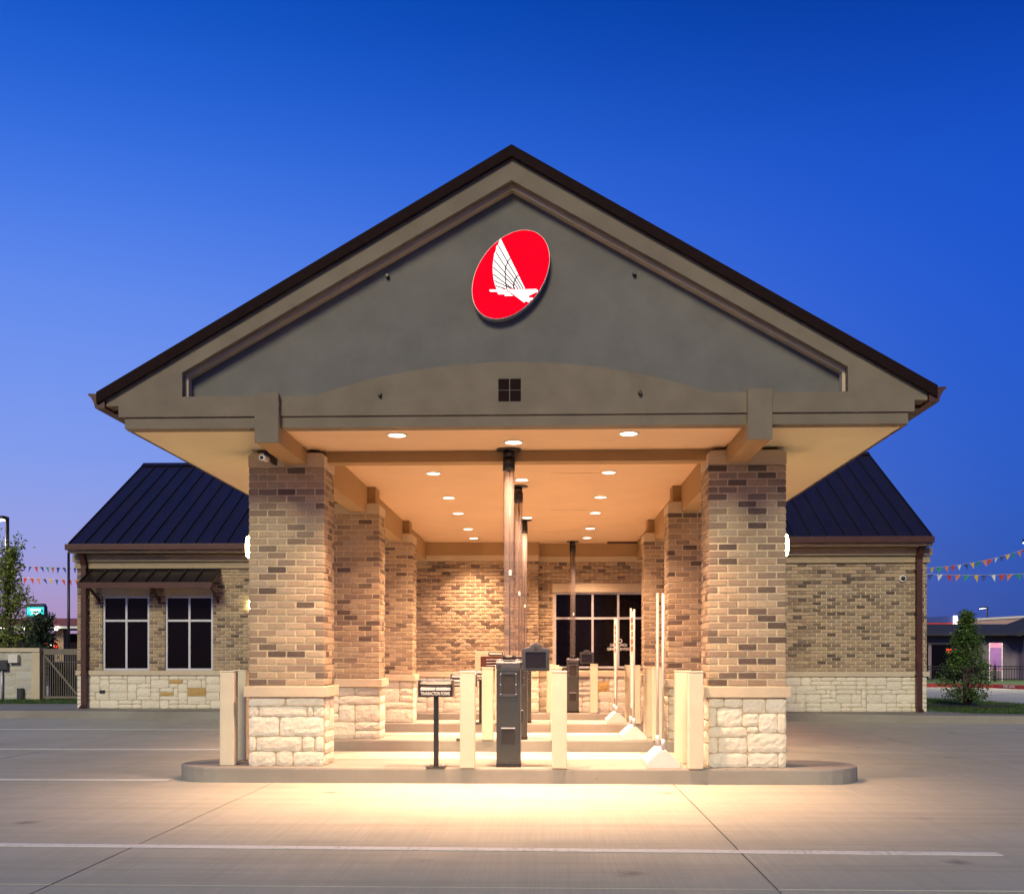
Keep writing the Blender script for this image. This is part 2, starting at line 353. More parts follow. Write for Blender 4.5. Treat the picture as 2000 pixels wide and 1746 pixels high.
def stripe(x0, x1, ya, yb=None, w=.105):
    yb = ya if yb is None else yb
    MB().prism([(x0, ya-w/2), (x1, yb-w/2), (x1, yb+w/2), (x0, ya+w/2)], .0025, .0062, 'z').build('lane_stripe', 'white_paint', lot)
stripe(-9, 3.33, 7.42, 7.19); stripe(-14, -3.66, 11.2); stripe(-18, -2.9, 14.9); stripe(-22, -2.9, 18.95)
tag(MB().prism([(-30, 22.75), (-10.4, 22.62), (-6.8, 22.25), (-3.6, 21.9), (5.8, 21.9), (7.6, 21.45), (9.8, 21.15), (14, 20.85), (22, 20.8), (22, 21.25), (14, 21.35),
              (10.2, 21.75), (9.0, 22.2), (8.75, 23.2), (8.75, 25), (-9, 25), (-10.6, 25.9), (-30, 25.9)], -.1, .15, 'z').build('sidewalk', 'kerb', None, .02), kind='structure')
PITCH = 3.70
for k in range(3):
    pts = []
    for cx, cy, a0 in ((3.12, 11.53, -90), (-3.12, 11.53, 90)):
        pts += [(cx+.5*math.cos(R(a0+i*15)), cy+.5*math.sin(R(a0+i*15))+k*PITCH) for i in range(13)]
    tag(MB().prism(pts, -.1, .16, 'z').build('island_kerb', 'kerb', None, .022), kind='structure')

# ------------------------------------------------------------------ brick columns
BR0, BR1, NC = 1.002, 3.30, 31
CH = (BR1-BR0)/NC; JT = .0150; TH = .092
LST = [(490, 940, 495, 604), (958, 1430, 495, 604), (490, 616, 606, 735), (622, 1220, 606, 735), (1224, 1294, 606, 735), (1296, 1430, 606, 735), (490, 868, 738, 974),
       (880, 1430, 738, 974), (490, 580, 976, 1158), (588, 1156, 976, 1158), (1160, 1312, 976, 1158), (1318, 1430, 976, 1158), (490, 828, 1160, 1340), (832, 1040, 1160, 1340), (1044, 1430, 1160, 1340)]
RST = [(415, 562, 415, 512), (568, 745, 415, 512), (748, 972, 415, 566), (978, 1180, 415, 566), (415, 494, 514, 702), (500, 744, 514, 702), (748, 904, 568, 698), (908, 1092, 568, 758),
       (1094, 1180, 568, 762), (415, 788, 704, 806), (792, 908, 700, 764), (415, 506, 808, 960), (510, 792, 808, 960), (798, 1180, 766, 956), (415, 798, 962, 1105), (802, 1098, 962, 1105), (1100, 1180, 958, 1105)]
def column(side, k, label):
    W, D = .80, .53; Y = 11.18+k*PITCH; X = side*2.41
    c = MB().box(-W/2+.008, W/2-.008, .008, D-.008, 0, BR1-.16).build('brick_column', 'mortar', None, loc=(X, Y, .16))
    tag(c, label, 'column', 'brick columns carrying the canopy', 'thing'); z_ = -.16
    rest = MB()
    for r in range(NC):
        zc = BR0+(r+.5)*CH+z_; lz = CH-JT
        def put(x0, x1, y0, y1, part):
            d = (x1-x0, y1-y0, lz); p = ((x0+x1)/2, (y0+y1)/2+random.uniform(-.003, .003), zc)
            if part: put_brick(c, p, d)
            else: rest.box(x0, x1, y0, y1, zc-lz/2, zc+lz/2)
        inner = -side; h = W/2
        if r % 2 == 0:
            n = 4; w = (W-(n-1)*JT)/n
            for i in range(n):
                put(-h+i*(w+JT), -h+i*(w+JT)+w, 0, TH, True); put(-h+i*(w+JT), -h+i*(w+JT)+w, D-TH, D, False)
            a, b = TH+JT, D-TH-JT; w = (b-a-JT)/2
            for s in (-1, 1):
                for i in range(2):
                    x = sorted((s*h, s*(h-TH))); put(*x, a+i*(w+JT), a+i*(w+JT)+w, s == inner)
        else:
            a = -h+TH+JT; n = 3; w = (2*-a-(n-1)*JT)/n
            for i in range(n):
                put(a+i*(w+JT), a+i*(w+JT)+w, 0, TH, True); put(a+i*(w+JT), a+i*(w+JT)+w, D-TH, D, False)
            ys = [(0, .2), (.2+JT, .4+JT), (.4+2*JT, D)]
            for s in (-1, 1):
                for q, (ya, yb) in enumerate(ys):
                    x = sorted((s*h, s*(h-TH))); put(*x, ya, yb, s == inner or q == 0)
    tag(rest.build('brick_run', 'brick_far', c), kind='stuff')
    box('sill_band', 'cast', c, -.445, .445, -.045, D+.045, .885+z_, .997+z_, .008)
    MB().prism([(-.405, 3.303+z_), (.405, 3.303+z_), (.405, 3.425+z_), (.37, 3.452+z_), (-.37, 3.452+z_), (-.405, 3.425+z_)], -.006, D+.006).build('cap', 'cast', c, .006)
    box('cap_block', 'beam', c, min(side*-.33, side*.33), max(side*-.33, side*.33), .09, D-.09, 3.452+z_, 3.70+z_ if k else 3.5+z_)
    # stone base: front face then inner side, other two sides
    H0 = .722
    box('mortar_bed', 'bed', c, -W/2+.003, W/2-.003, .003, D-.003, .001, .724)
    if k == 0:
        src = LST if side < 0 else RST; x0, x1 = src[0][0], 1430 if side < 0 else 1180; y0, y1 = src[0][2], 1340 if side < 0 else 1105
        fr = [((a-x0)/(x1-x0)*W, (b-x0)/(x1-x0)*W, (y1-q)/(y1-y0)*H0, (y1-p)/(y1-y0)*H0) for a, b, p, q in src]
        for u0, u1, za, zb in fr: put_stone(c, u0, u1, za, zb, (-W/2, -.006), 0, n=5, amp=.007, g=.003)
    else:
        for u0, u1, za, zb in ashlar(W, H0, .115, .12, 40+k+side): put_stone(c, u0, u1, za, zb, (-W/2, -.006), 0, n=4)
    for ang, org, ln in ((R(90), (W/2+.006, .03), D-.06), (R(-90), (-W/2-.006, D-.03), D-.06), (R(180), (W/2, D+.006), W)):
        for u0, u1, za, zb in ashlar(ln, H0, .12, .13, 70+k*3+side): put_stone(c, u0, u1, za, zb, org, ang)
    return c
column(-1, 0, 'front brick column of the left row, pale stone base behind a pair of posts')
column(1, 0, 'front brick column of the right row, irregular stone base, nearest right')
column(-1, 1, 'middle brick column of the left row under the canopy')
column(1, 1, 'middle brick column of the right row under the canopy')
column(-1, 2, 'rear brick column of the left row, next to the back wall')
column(1, 2, 'rear brick column of the right row, next to the dark window')

# ------------------------------------------------------------------ drive-through canopy
YF = 10.05
cp = thing('drive_through_canopy', (0, YF, 3.3), 'taupe gabled drive-through canopy with red emblem sign on its front', 'canopy')
Q = lambda y: y-YF
def P2(o): o.location = (o.location[0], o.location[1]-YF, o.location[2]-3.3); return o    # world-built part under the canopy
SL = .580
fa = MB(); arc = []
x0, zt, zb = 1.86, 4.077, 3.775; rr = (x0*x0+(zt-zb)**2)/(2*(zt-zb))
for i in range(17):
    x = x0*(1-i/16); arc.append((x, zt-rr+math.sqrt(rr*rr-x*x)))
half = [(0, 5.99), (0, 5.785), (3.13, 4.005), (3.13, 3.775)]+arc+[(0, 3.585), (3.742, 3.585), (3.742, 3.69), (3.86, 3.69), (3.86, 5.99-3.86*SL)]
for s in (-1, 1):
    fa.prism([(s*x, z) for x, z in half], YF, YF+.20)
P2(fa.build('gable_fascia', 'stucco', cp))
P2(MB().box(-3.69, 3.69, YF+.022, YF+.18, 3.478, 3.5845).build('lower_fascia_strip', 'stucco', cp))
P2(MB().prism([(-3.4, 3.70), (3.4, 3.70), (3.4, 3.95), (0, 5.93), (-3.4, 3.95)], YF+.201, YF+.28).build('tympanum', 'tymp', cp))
tr = MB()
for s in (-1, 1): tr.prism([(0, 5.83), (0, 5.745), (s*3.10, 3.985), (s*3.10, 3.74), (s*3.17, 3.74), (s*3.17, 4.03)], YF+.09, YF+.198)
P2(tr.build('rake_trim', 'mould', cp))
for s in (-1, 1):
    P2(MB().prism([(0, 6.09), (s*3.93, 6.09-3.93*SL), (s*3.93, 5.99-3.93*SL), (0, 5.992)], YF-.03, 27.6).build('roof_slope', 'bronze', cp))
    P2(MB().prism([(0, 6.095), (s*3.935, 6.095-3.935*SL), (s*3.935, 5.985-3.935*SL), (0, 5.988)], YF-.055, YF-.031).build('rake_edge', 'rake', cp))
    P2(MB().prism([(s*x, z) for x, z in ((3.865, 3.80), (4.02, 3.805), (4.025, 3.79), (3.995, 3.765), (3.97, 3.72), (3.955, 3.665), (3.865, 3.665))], YF-.03, 22.2).build('gutter', 'brown', cp))
    P2(MB().box(*sorted((s*3.692, s*3.738)), YF+.201, 22.2, 3.50, 3.70).build('eave_board', 'brown', cp))
    P2(MB().prism([(s*3.74, 3.66), (s*3.865, 3.66), (s*3.865, 3.69), (s*3.74, 3.69)], YF+.201, 22.2).build('eave_soffit', 'brown', cp))
    P2(MB().box(*sorted((s*2.195, s*2.412)), YF-.06, 22.25, 3.322, 3.788).build('beam', 'beam' , cp, .006))
    P2(MB().box(*sorted((s*2.4125, s*3.69)), YF+.18, 22.25, 3.492, 3.54).build('side_soffit', 'soffit', cp))
    P2(MB().box(*sorted((s*2.19, s*2.417)), YF-.075, YF-.055, 3.318, 3.790).build('beam_end_cap', 'stucco', cp, .004))
P2(MB().box(-2.194, 2.194, YF+.181, 11.32, 3.492, 3.54).build('front_soffit', 'ceil', cp))
P2(MB().box(-2.194, 2.194, 11.32, 11.52, 3.372, 3.70).build('cross_beam', 'beam', cp, .004))
P2(MB().box(-2.194, 2.194, 11.521, 22.7, 3.692, 3.74).build('ceiling', 'ceil', cp))
for y, w in ((13.9, .62), (17.4, .55), (20.4, .55)): P2(MB().box(.38, .38+w*1.2, y, y+.45, 3.687, 3.6918).build('access_panel', 'ceil', cp, .001))
for i, j in ((0, 0), (1, 0), (0, 1), (1, 1)): P2(MB().box(-.125+i*.110, -.024+i*.110, YF-.006, YF+.01, 3.708+j*.109, 3.808+j*.109).build('emblem_tile', 'rake', cp))
for x, z, dy in ((-1.2, 4.96, .2), (1.165, 4.955, .2), (-1.244, 3.778, 0), (1.203, 3.773, 0)):
    P2(MB().tube([(x, YF+dy+.01, z), (x, YF+dy-.05, z)], [.022, .016], 10).build('fixture_stub', 'black', cp))
# lit oval emblem
YS = YF+.085
em = thing('emblem_sign', (-.012, YS+.11, 4.93), 'glowing red oval sign with a white diving bird emblem', 'sign')
PXM = YS/FPX*1.0
def oval(a, b, n=64):
    f = R(55); return [(a*math.cos(t)*math.cos(f)-b*math.sin(t)*math.sin(f), a*math.cos(t)*math.sin(f)+b*math.sin(t)*math.cos(f)) for t in (2*math.pi*i/n for i in range(n))]
A_, B_ = 95*PXM, 63.8*PXM
MB().prism(oval(A_+.004, B_+.004), -.105, 0).build('sign_return', 'alu', em)
MB().prism(oval(A_, B_), -.110, -.104).build('sign_face', 'sign_red', em)
def zz(p): return ((880+p[0]*.13746-996)*PXM, -(420+p[1]*.13746-531)*PXM)
wing = [(700, 300), (1048, 1016), (645, 1016), (628, 975), (606, 900), (593, 805), (588, 705), (598, 600), (610, 540), (606, 525), (625, 492), (634, 470), (638, 425), (652, 393), (668, 400), (676, 345)]
MB().prism([zz(p) for p in wing], -.114, -.1095).build('wing', 'sign_white', em)
body = [(800, 1030), (1205, 1024), (1226, 1040), (1228, 1066), (1206, 1068), (1085, 1122), (1112, 1146), (1160, 1148), (1162, 1166), (1118, 1180), (1104, 1212), (1078, 1200), (1066, 1188), (1034, 1212)]
MB().prism([zz(p) for p in body], -.114, -.1095).build('bird_body', 'sign_white', em)
for q in ([(545, 1024), (780, 1026), (812, 1052), (560, 1054), (542, 1040)], [(650, 1064), (824, 1064), (850, 1088), (672, 1092)], [(758, 1098), (856, 1096), (878, 1114), (762, 1117)]):
    MB().prism([zz(p) for p in q], -.114, -.1095).build('tail_feather', 'sign_white', em)
for ln in ([(668, 402), (800, 635), (925, 850), (1022, 1016)], [(635, 497), (775, 715), (905, 885), (985, 1016)], [(603, 600), (765, 790), (890, 940), (948, 1016)], [(592, 705), (770, 865), (868, 955), (905, 1016)],
           [(597, 808), (770, 942), (870, 1016)], [(610, 900), (845, 1010)], [(630, 972), (770, 1016)], [(836, 580), (800, 635), (772, 715), (764, 800), (772, 900), (786, 1016)], [(955, 826), (925, 850), (903, 890), (888, 950), (885, 1016)]):
    b = MB(); w = 9
    for p, q in zip(ln, ln[1:]):
        d = math.hypot(q[0]-p[0], q[1]-p[1]); n = (-(q[1]-p[1])/d*w, (q[0]-p[0])/d*w)
        b.prism([zz((p[0]+n[0], p[1]+n[1])), zz((q[0]+n[0], q[1]+n[1])), zz((q[0]-n[0], q[1]-n[1])), zz((p[0]-n[0], p[1]-n[1]))], -.1155, -.1135)
    b.build('feather_line', 'sign_line', em)

# ------------------------------------------------------------------ downlights
ORD = ['first', 'second', 'third', 'fourth', 'fifth', 'sixth']
def downlight(x, y, z, label):
    t = thing('ceiling_light', (x, y, z), label, 'light', 'round downlights in the canopy ceiling')
    b = MB(); n = 28
    ri, ro = .082, .104
    vs = [(r*math.cos(2*math.pi*i/n), r*math.sin(2*math.pi*i/n), h) for r, h in ((ri, .0), (ro, -.002), (ro, .004), (ri, .02)) for i in range(n)]
    b.add([(v[0], v[1], v[2]-.006) for v in vs], [(k*n+i, k*n+(i+1) % n, (k+1) % 4*n+(i+1) % n, (k+1) % 4*n+i) for k in range(4) for i in range(n)])
    b.build('trim_ring', 'white', t)
    MB().tube([(0, 0, -.008), (0, 0, -.003)], ri-.001, n).build('lens', 'lamp', t)
    l = bpy.data.lights.new('beam_light', 'SPOT'); l.energy = 1060; l.color = (1, .59, .355); l.spot_size = R(116); l.spot_blend = 1.0; l.shadow_soft_size = .05
    o = bpy.data.objects.new('beam_light', l); COL.objects.link(o); o.parent = t; o.location = (0, 0, -.03)
YR = [10.50, 13.87, 16.02, 17.77, 19.94, 21.5]
for i, y in enumerate(YR):
    for x, nm in ((-1.145, 'left'), (1.13, 'right')):
        downlight(x, y, 3.492 if i == 0 else 3.692, f'round glowing ceiling light in the {nm} row, {ORD[i]} from the gable front')
for i, y in enumerate((10.89, 14.42, 18.35)): downlight(-.01, y, 3.492 if i == 0 else 3.692, f'round glowing ceiling light of the middle row, above the {ORD[i]} clear tube from the front')

# ------------------------------------------------------------------ bank walls
def brick_wall(parent, org, W, z0, z1, holes, quota, seed, vis=None, ang=0):
    """running bond on a face that looks to -Y: u along X from org; holes are (u0,u1,z0,z1); the most visible bricks become parts"""
    rd = random.Random(seed); rows = round((z1-z0)/CH); ch = (z1-z0)/rows; L0 = .2045; out = []
    for r in range(rows):
        a, b = z0+r*ch+JT/2, z0+(r+1)*ch-JT/2; u = 0 if r % 2 == 0 else -L0/2
        while u < W:
            s, e = max(u, 0), min(u+L0-JT, W); u += L0
            segs = [(s, e)]
            for h0, h1, hz0, hz1 in holes:
                if hz0 < (a+b)/2 < hz1:
                    segs = [q for s_, e_ in segs for q in ((s_, min(e_, h0)), (max(s_, h1), e_)) if q[1]-q[0] > .03]
            out += [(s_, e_, a, b) for s_, e_ in segs if e_-s_ > .03]
    out.sort(key=lambda q: 0 if vis is None else (0 if vis[0] <= (q[0]+q[1])/2 <= vis[1] else 1))
    rest = MB(); T = .05
    for i, (s, e, a, b) in enumerate(out):
        j = rd.uniform(-.0015, .0015)
        if i < quota and (vis is None or vis[0] <= (s+e)/2 <= vis[1]):
            L_ = round((e-s)/.02)*.02 if e-s < .19 else e-s
            put_brick(parent, (org[0]+(s+e)/2, org[1]+T/2-.009+j, (a+b)/2), (min(L_, e-s), T, b-a))
        else: rest.box(org[0]+s, org[0]+e, org[1]-.009+j, org[1]+T, a, b)
    if rest.v: tag(rest.build('brick_run', 'brick_far', parent), kind='stuff')
def stone_wall(parent, org, W, z0, H, seed, gold=(), cw=.105, ch=.091):
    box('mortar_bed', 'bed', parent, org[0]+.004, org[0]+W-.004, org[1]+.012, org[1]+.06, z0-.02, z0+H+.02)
    for i, (u0, u1, a, b) in enumerate(ashlar(W, H, cw, ch, seed)):
        put_stone(parent, u0, u1, z0+a, z0+b, org, 0, 'gold' if any(u0 <= g0 <= u1 and a <= g1 <= b for g0, g1 in gold) else 'stone', n=3, amp=.007, g=.005)
def window(parent, x0, x1, z0, z1, y, mull, trans, name='window'):
    f = MB(); w = .045; d0, d1 = y+.03, y+.10
    f.box(x0, x0+w, d0, d1, z0, z1).box(x1-w, x1, d0, d1, z0, z1).box(x0+w, x1-w, d0, d1, z0, z0+w).box(x0+w, x1-w, d0, d1, z1-w, z1)
    xs = [x0+w]+[v for m in mull for v in (m-w/2, m+w/2)]+[x1-w]
    for m in mull: f.box(m-w/2, m+w/2, d0+.004, d1, z0+w, z1-w)
    for a, b in zip(xs[::2], xs[1::2]): f.box(a, b, d0+.008, d1, trans-w/2, trans+w/2)
    o = f.build(name, 'alu', parent)
    for a, b in zip(xs[::2], xs[1::2]):
        for c, d in ((z0+w, trans-w/2), (trans+w/2, z1-w)): box('pane', 'glass', o, a-.01, b+.01, y+.07, y+.082, c-.01, d+.01)
    return o
def wing_roof(parent, xa, xb, ye, depth, s_edge):
    ze, run = 3.785, depth/2; zr = ze+run*.575
    for sgn, nm in ((1, 'roof_slope'), (-1, 'roof_slope')):
        y0, y1 = (ye, ye+run) if sgn > 0 else (ye+2*run, ye+run)
        r = MB().prism([(y0, ze), (y1, zr), (y1, zr-.1), (y0, ze-.07)], xa, xb, 'x').build(nm, 'bronze', parent)
        if sgn > 0:
            n = int((xb-xa)/.352)
            for i in range(n+1):
                x = xa+.02+i*.352 if s_edge < 0 else xb-.02-i*.352
                MB().prism([(y0, ze-.01), (y1, zr-.01), (y1, zr+.032), (y0, ze+.032)], x-.011, x+.011, 'x').build('standing_seam', 'bronze', r)
    MB().prism([(ye+run-.16, zr-.06), (ye+run, zr+.045), (ye+run+.16, zr-.06)], xa, xb, 'x').build('ridge_cap', 'bronze', parent)
    box('gutter', 'brown', parent, xa-.02, xb, ye-.10, ye-.002, 3.655, 3.785, .01)

# left wing
YL = 23.7; lw = thing('bank_wing', (-6.6, YL, 0), 'left brick wing with two tall windows, red-brown downspout and metal roof', 'building', 'wings of the bank building')
lwb = MB().box(-10.22, -2.95, YL+.2, YL+8.6, .1, 3.62).box(-10.22, -2.95, YL+.012, YL+.2, .1, .95).box(-10.22, -2.95, YL+.012, YL+.2, 2.7, 3.62)
for a, b in ((-10.22, -9.645), (-8.58, -8.227), (-7.138, -2.95)): lwb.box(a, b, YL+.012, YL+.2, .95, 2.7)
lwm = lwb.build('wall', 'mortar', lw); lwm.location = (6.6, -YL, 0)
for nm in ('x',):
    MB().prism([(YL+.1, 3.6), (YL+8.5, 3.6), (YL+4.3, 6.15)], -10.2, -10.05, 'x').build('gable_wall', 'trim', lwm)
lholes = [(.58, 1.64, .99, 2.86), (2.0, 3.08, .99, 2.86)]     # window openings incl. lintels, from u = 0 at X = -10.22
brick_wall(lwm, (-10.22, YL), 7.2, 1.0, 3.275, lholes, 300, 3, (0, 3.9))
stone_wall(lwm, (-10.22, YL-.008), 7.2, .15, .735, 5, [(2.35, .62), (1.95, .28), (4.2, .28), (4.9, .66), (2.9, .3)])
box('sill_band', 'cast', lw, -3.64, 3.6, -.045, .10, .89, .998, .006)
for a, b in ((-9.64, -8.585), (-8.222, -7.143)):
    w = window(lw, a+6.6, b+6.6, 1.0, 2.665, 0, [(a+b)/2+6.6], 2.115)
    box('lintel', 'cast', w, a+6.58, b+6.62, -.02, .09, 2.668, 2.855, .004)
box('frieze_board', 'trim', lw, -3.68, 3.6, -.11, .1, 3.425, 3.585, .004); box('frieze_board', 'trim', lw, -3.65, 3.6, -.06, .1, 3.278, 3.405, .004); box('eave_soffit', 'trim', lw, -3.655, 3.6, -.4, .1, 3.60, 3.655)
def P3(o): o.location = (6.6, -YL, 0); return o
wing_l = bpy.data.objects.new('roof', None)
def wing_group(parent, dx, Y, xa, xb, s_edge):
    before = set(parent.children); wing_roof(parent, xa, xb, Y-.4, 8.9, s_edge)
    for o in [c for c in parent.children if c not in before]: o.location = (-dx, -Y, 0)
wing_group(lw, -6.6, YL, -10.26, -1.6, -1)
def downspout(parent, x, zt=3.66):
    b = MB()
    for pts in ([(-.05, -.42), (.05, -.42)],): pass
    b.prism([(-.36, 3.66), (-.26, 3.66), (-.06, 3.36), (-.06, 3.28), (-.16, 3.28), (-.16, 3.34)], -.06, .06, 'x').prism([(-.165, .24), (-.055, .24), (-.055, 3.279), (-.165, 3.279)], -.055, .055, 'x').prism([(-.30, .16), (-.165, .16), (-.055, .238), (-.165, .238), (-.20, .22)], -.05, .05, 'x')
    for z in (.9, 2.2, 3.1): b.box(-.07, .07, -.172, -.03, z, z+.03)
    o = b.build('downspout', 'brown', parent); o.location.x = x
downspout(lw, -3.41)
aw = MB().prism([(0, 3.26), (-.70, 2.905), (-.70, 2.84), (0, 3.20)], -9.90+6.6, -6.955+6.6, 'x').build('awning', 'bronze', lw)
box('front_rail', 'brown', aw, -3.30, -.355, -.725, -.702, 2.80, 2.925)
for i in range(9): MB().prism([(-.01, 3.255), (-.69, 2.91), (-.69, 2.945), (-.01, 3.29)], -3.29+i*.362, -3.265+i*.362, 'x').build('standing_seam', 'bronze', aw)
for x in (-3.12, -1.75, -.42):
    MB().prism([(-.60, 2.86), (-.55, 2.86), (-.01, 2.60), (-.01, 2.54), (-.06, 2.56)], x-.022, x+.022, 'x').box(x-.03, x+.03, -.025, -.01, 2.50, 2.64).build('bracket', 'brown', aw)
sa = MB().prism([(-3.62, 3.44), (-4.35, 3.10), (-4.35, 3.05), (-3.62, 3.30)], 1.6, 4.6).build('awning', 'bronze', lw)
MB().prism([(-4.2, 3.04), (-3.64, 2.72), (-3.64, 2.78), (-4.12, 3.06)], 1.7, 1.76).build('bracket', 'brown', sa)
box('outlet_box', 'black', lw, -3.60+.5, -3.60+.62, -.04, -.004, .49, .56, .006)

# right wing
YRW = 22.75; rw = thing('bank_wing', (5.6, YRW, 0), 'right windowless brick wing with red-brown downspout and dark metal roof', 'building', 'wings of the bank building')
rwm = MB().box(2.95, 8.30, YRW+.012, YRW+9.2, .1, 3.62).build('wall', 'mortar', rw); rwm.location = (-5.6, -YRW, 0)
MB().prism([(YRW+.1, 3.6), (YRW+9.1, 3.6), (YRW+4.6, 6.15)], 8.12, 8.27, 'x').build('gable_wall', 'trim', rwm)
brick_wall(rwm, (2.95, YRW), 5.35, 1.0, 3.275, [], 310, 4, (2.95, 5.35))
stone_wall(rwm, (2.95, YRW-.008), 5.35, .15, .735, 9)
box('sill_band', 'cast', rw, -2.6, 2.745, -.045, .10, .89, .998, .006)
box('frieze_board', 'trim', rw, -2.6, 2.78, -.11, .1, 3.425, 3.585, .004); box('frieze_board', 'trim', rw, -2.6, 2.75, -.06, .1, 3.278, 3.405, .004); box('eave_soffit', 'trim', rw, -2.6, 2.685, -.4, .1, 3.60, 3.655)
wing_group(rw, 5.6, YRW, 1.6, 8.29, 1)
downspout(rw, 2.50)
dc = thing('dome_camera', (7.79, YRW-.01, 2.946), 'small white dome security camera on the windowless brick wing', 'camera')
MB().tube([(0, 0, 0), (0, -.03, 0), (0, -.05, 0)], [.078, .078, .06], 20).build('housing', 'white', dc)
MB().tube([(0, -.048, 0), (0, -.075, -.004), (0, -.09, -.008)], [.048, .038, .012], 16).build('lens_dome', 'screen', dc)

# wall behind the lanes
YB = 22.3; tb = thing('teller_wall', (0, YB, 0), 'brick teller wall behind the lanes with a wide dark window', 'building')
tbm = MB().box(-3.0, .14, YB+.012, YB+.6, .1, 3.7).box(.14, 3.0, YB+.50, YB+.75, .1, 3.7).build('wall', 'mortar', tb); tbm.location = (0, -YB, 0)
brick_wall(tbm, (-3.0, YB), 3.14, 1.0, 3.30, [], 330, 6, (.75, 3.2))
rg = MB().box(.14, 3.0, YB+.312, YB+.49, .1, 1.02).box(.14, 3.0, YB+.312, YB+.49, 2.70, 3.69).box(.14, .472, YB+.312, YB+.49, 1.02, 2.70).box(2.625, 3.0, YB+.312, YB+.49, 1.02, 2.70).build('window_wall', 'mortar', tb); rg.location = (0, -YB, 0)
brick_wall(rg, (.16, YB+.3), 2.84, 1.0, 3.30, [(.29, 2.84, .9, 2.855)], 200, 8)
for i in range(31):
    a = 1.0+i*CH+.005
    if i % 2: put_brick(tbm, (.131, YB+.15, a+CH/2), (.05, .2, CH-JT))
    else: put_brick(tbm, (.131, YB+.09, a+CH/2), (.05, .09, CH-JT)); put_brick(tbm, (.131, YB+.215, a+CH/2), (.05, .13, CH-JT))
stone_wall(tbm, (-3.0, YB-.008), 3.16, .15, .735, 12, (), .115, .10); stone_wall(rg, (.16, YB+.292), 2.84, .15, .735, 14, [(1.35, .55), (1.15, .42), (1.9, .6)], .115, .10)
for x0, x1, d in ((-3, .155, 0), (.165, 3, .3)):
    box('sill_band', 'cast', tb, x0, x1, d-.04, d+.1, .885, .998, .006); box('cap_course', 'cast', tb, x0, x1, d-.03, d+.1, 3.303, 3.42, .005); box('head_beam', 'beam', tb, x0, x1, d-.02 if d else -.02, d+.2, 3.422, 3.692)
tw = window(tb, .475, 2.62, 1.06, 2.665, .3, [1.29, 1.83], 2.118, 'teller_window')
box('lintel', 'cast', tw, .44, 2.66, .27, .40, 2.668, 2.855, .004)
lx0 = at(1208, 1260, YB+.36)
text('window_lettering', 'CREDIT UNION', 'white', tw, (lx0[0], .366, 1.55), .085, (R(90), 0, 0), .36, .001); text('window_lettering', 'SERVICE CENTERS', 'white', tw, (lx0[0], .366, 1.465), .085, (R(90), 0, 0), .47, .001)
b = MB()
for a0, a1, r0, cx, cz in ((20, 300, .045, -.02, 1.66), (200, 480, .045, .035, 1.64)):
    for i in range(14):
        t0, t1 = R(a0+(a1-a0)*i/14), R(a0+(a1-a0)*(i+1)/14); q = [(lx0[0]+cx+r*math.cos(t), cz+r*math.sin(t)) for r, t in ((r0, t0), (r0, t1), (r0-.016, t1), (r0-.016, t0))]
        b.prism(q, .364, .368)
b.build('swirl_mark', 'white', tw)
dp = thing('night_depository', (-.75, YB, 0), 'cream wall panel with dark slotted deposit box behind the kiosks', 'deposit box')
box('surround_panel', 'cast', dp, -.42, .55, -.05, .0, 1.0, 1.42, .008); box('deposit_box', 'brown', dp, -.30, .45, -.13, -.051, 1.02, 1.315, .01)
for z in (1.06, 1.12, 1.18, 1.24): box('slot_rail', 'alu', dp, -.18, .40, -.145, -.131, z, z+.016)
box('name_plate', 'black', dp, -.14, .16, -.057, -.0505, 1.335, 1.405); box('plate_print', 'white', dp, -.12, .14, -.059, -.0575, 1.352, 1.388)

# ------------------------------------------------------------------ sconces and camera on the columns
def sconce(loc, rz, label, dl):
    t = thing('wall_sconce', loc, label, 'light', 'tall glowing wall sconces', rz=rz)
    n = 12; b = MB()
    prof = [(.12, .030), (.105, .048), (.05, .057), (0, .058), (-.05, .057), (-.105, .048), (-.12, .030)]
    vs = [(r*math.cos(a), -r*math.sin(a)*1.1, z) for z, r in prof for a in (math.pi*i/n for i in range(n+1))]
    b.add(vs, [(k*(n+1)+i, k*(n+1)+i+1, (k+1)*(n+1)+i+1, (k+1)*(n+1)+i) for k in range(len(prof)-1) for i in range(n)], True); b.build('diffuser', 'sconce', t)
    box('back_plate', 'alu', t, -.05, .05, .0, .07, -.12, .12, .004)
sconce((-2.855, 11.44, 2.49), R(-90), 'lit wall sconce on the outer face of the front left column', 34)
sconce((2.832, 11.44, 2.49), R(90), 'lit wall sconce on the outer face of the front right column', 34)
sconce((-6.27, YL-.02, 2.47), 0, 'lit wall sconce on the windowed wing, mostly hidden by a column', 9)
bc = thing('bullet_camera', (-2.43, 10.45, 3.25), 'small white bullet camera under the left beam end', 'camera')
MB().tube([(-.02, -.10, .0), (-.02, .10, .02)], .028, 14).build('housing', 'white', bc); MB().tube([(-.02, -.104, 0), (-.02, -.098, 0)], .018, 14).build('lens', 'screen', bc); box('mount', 'black', bc, -.035, -.005, .05, .45, .02, .085)

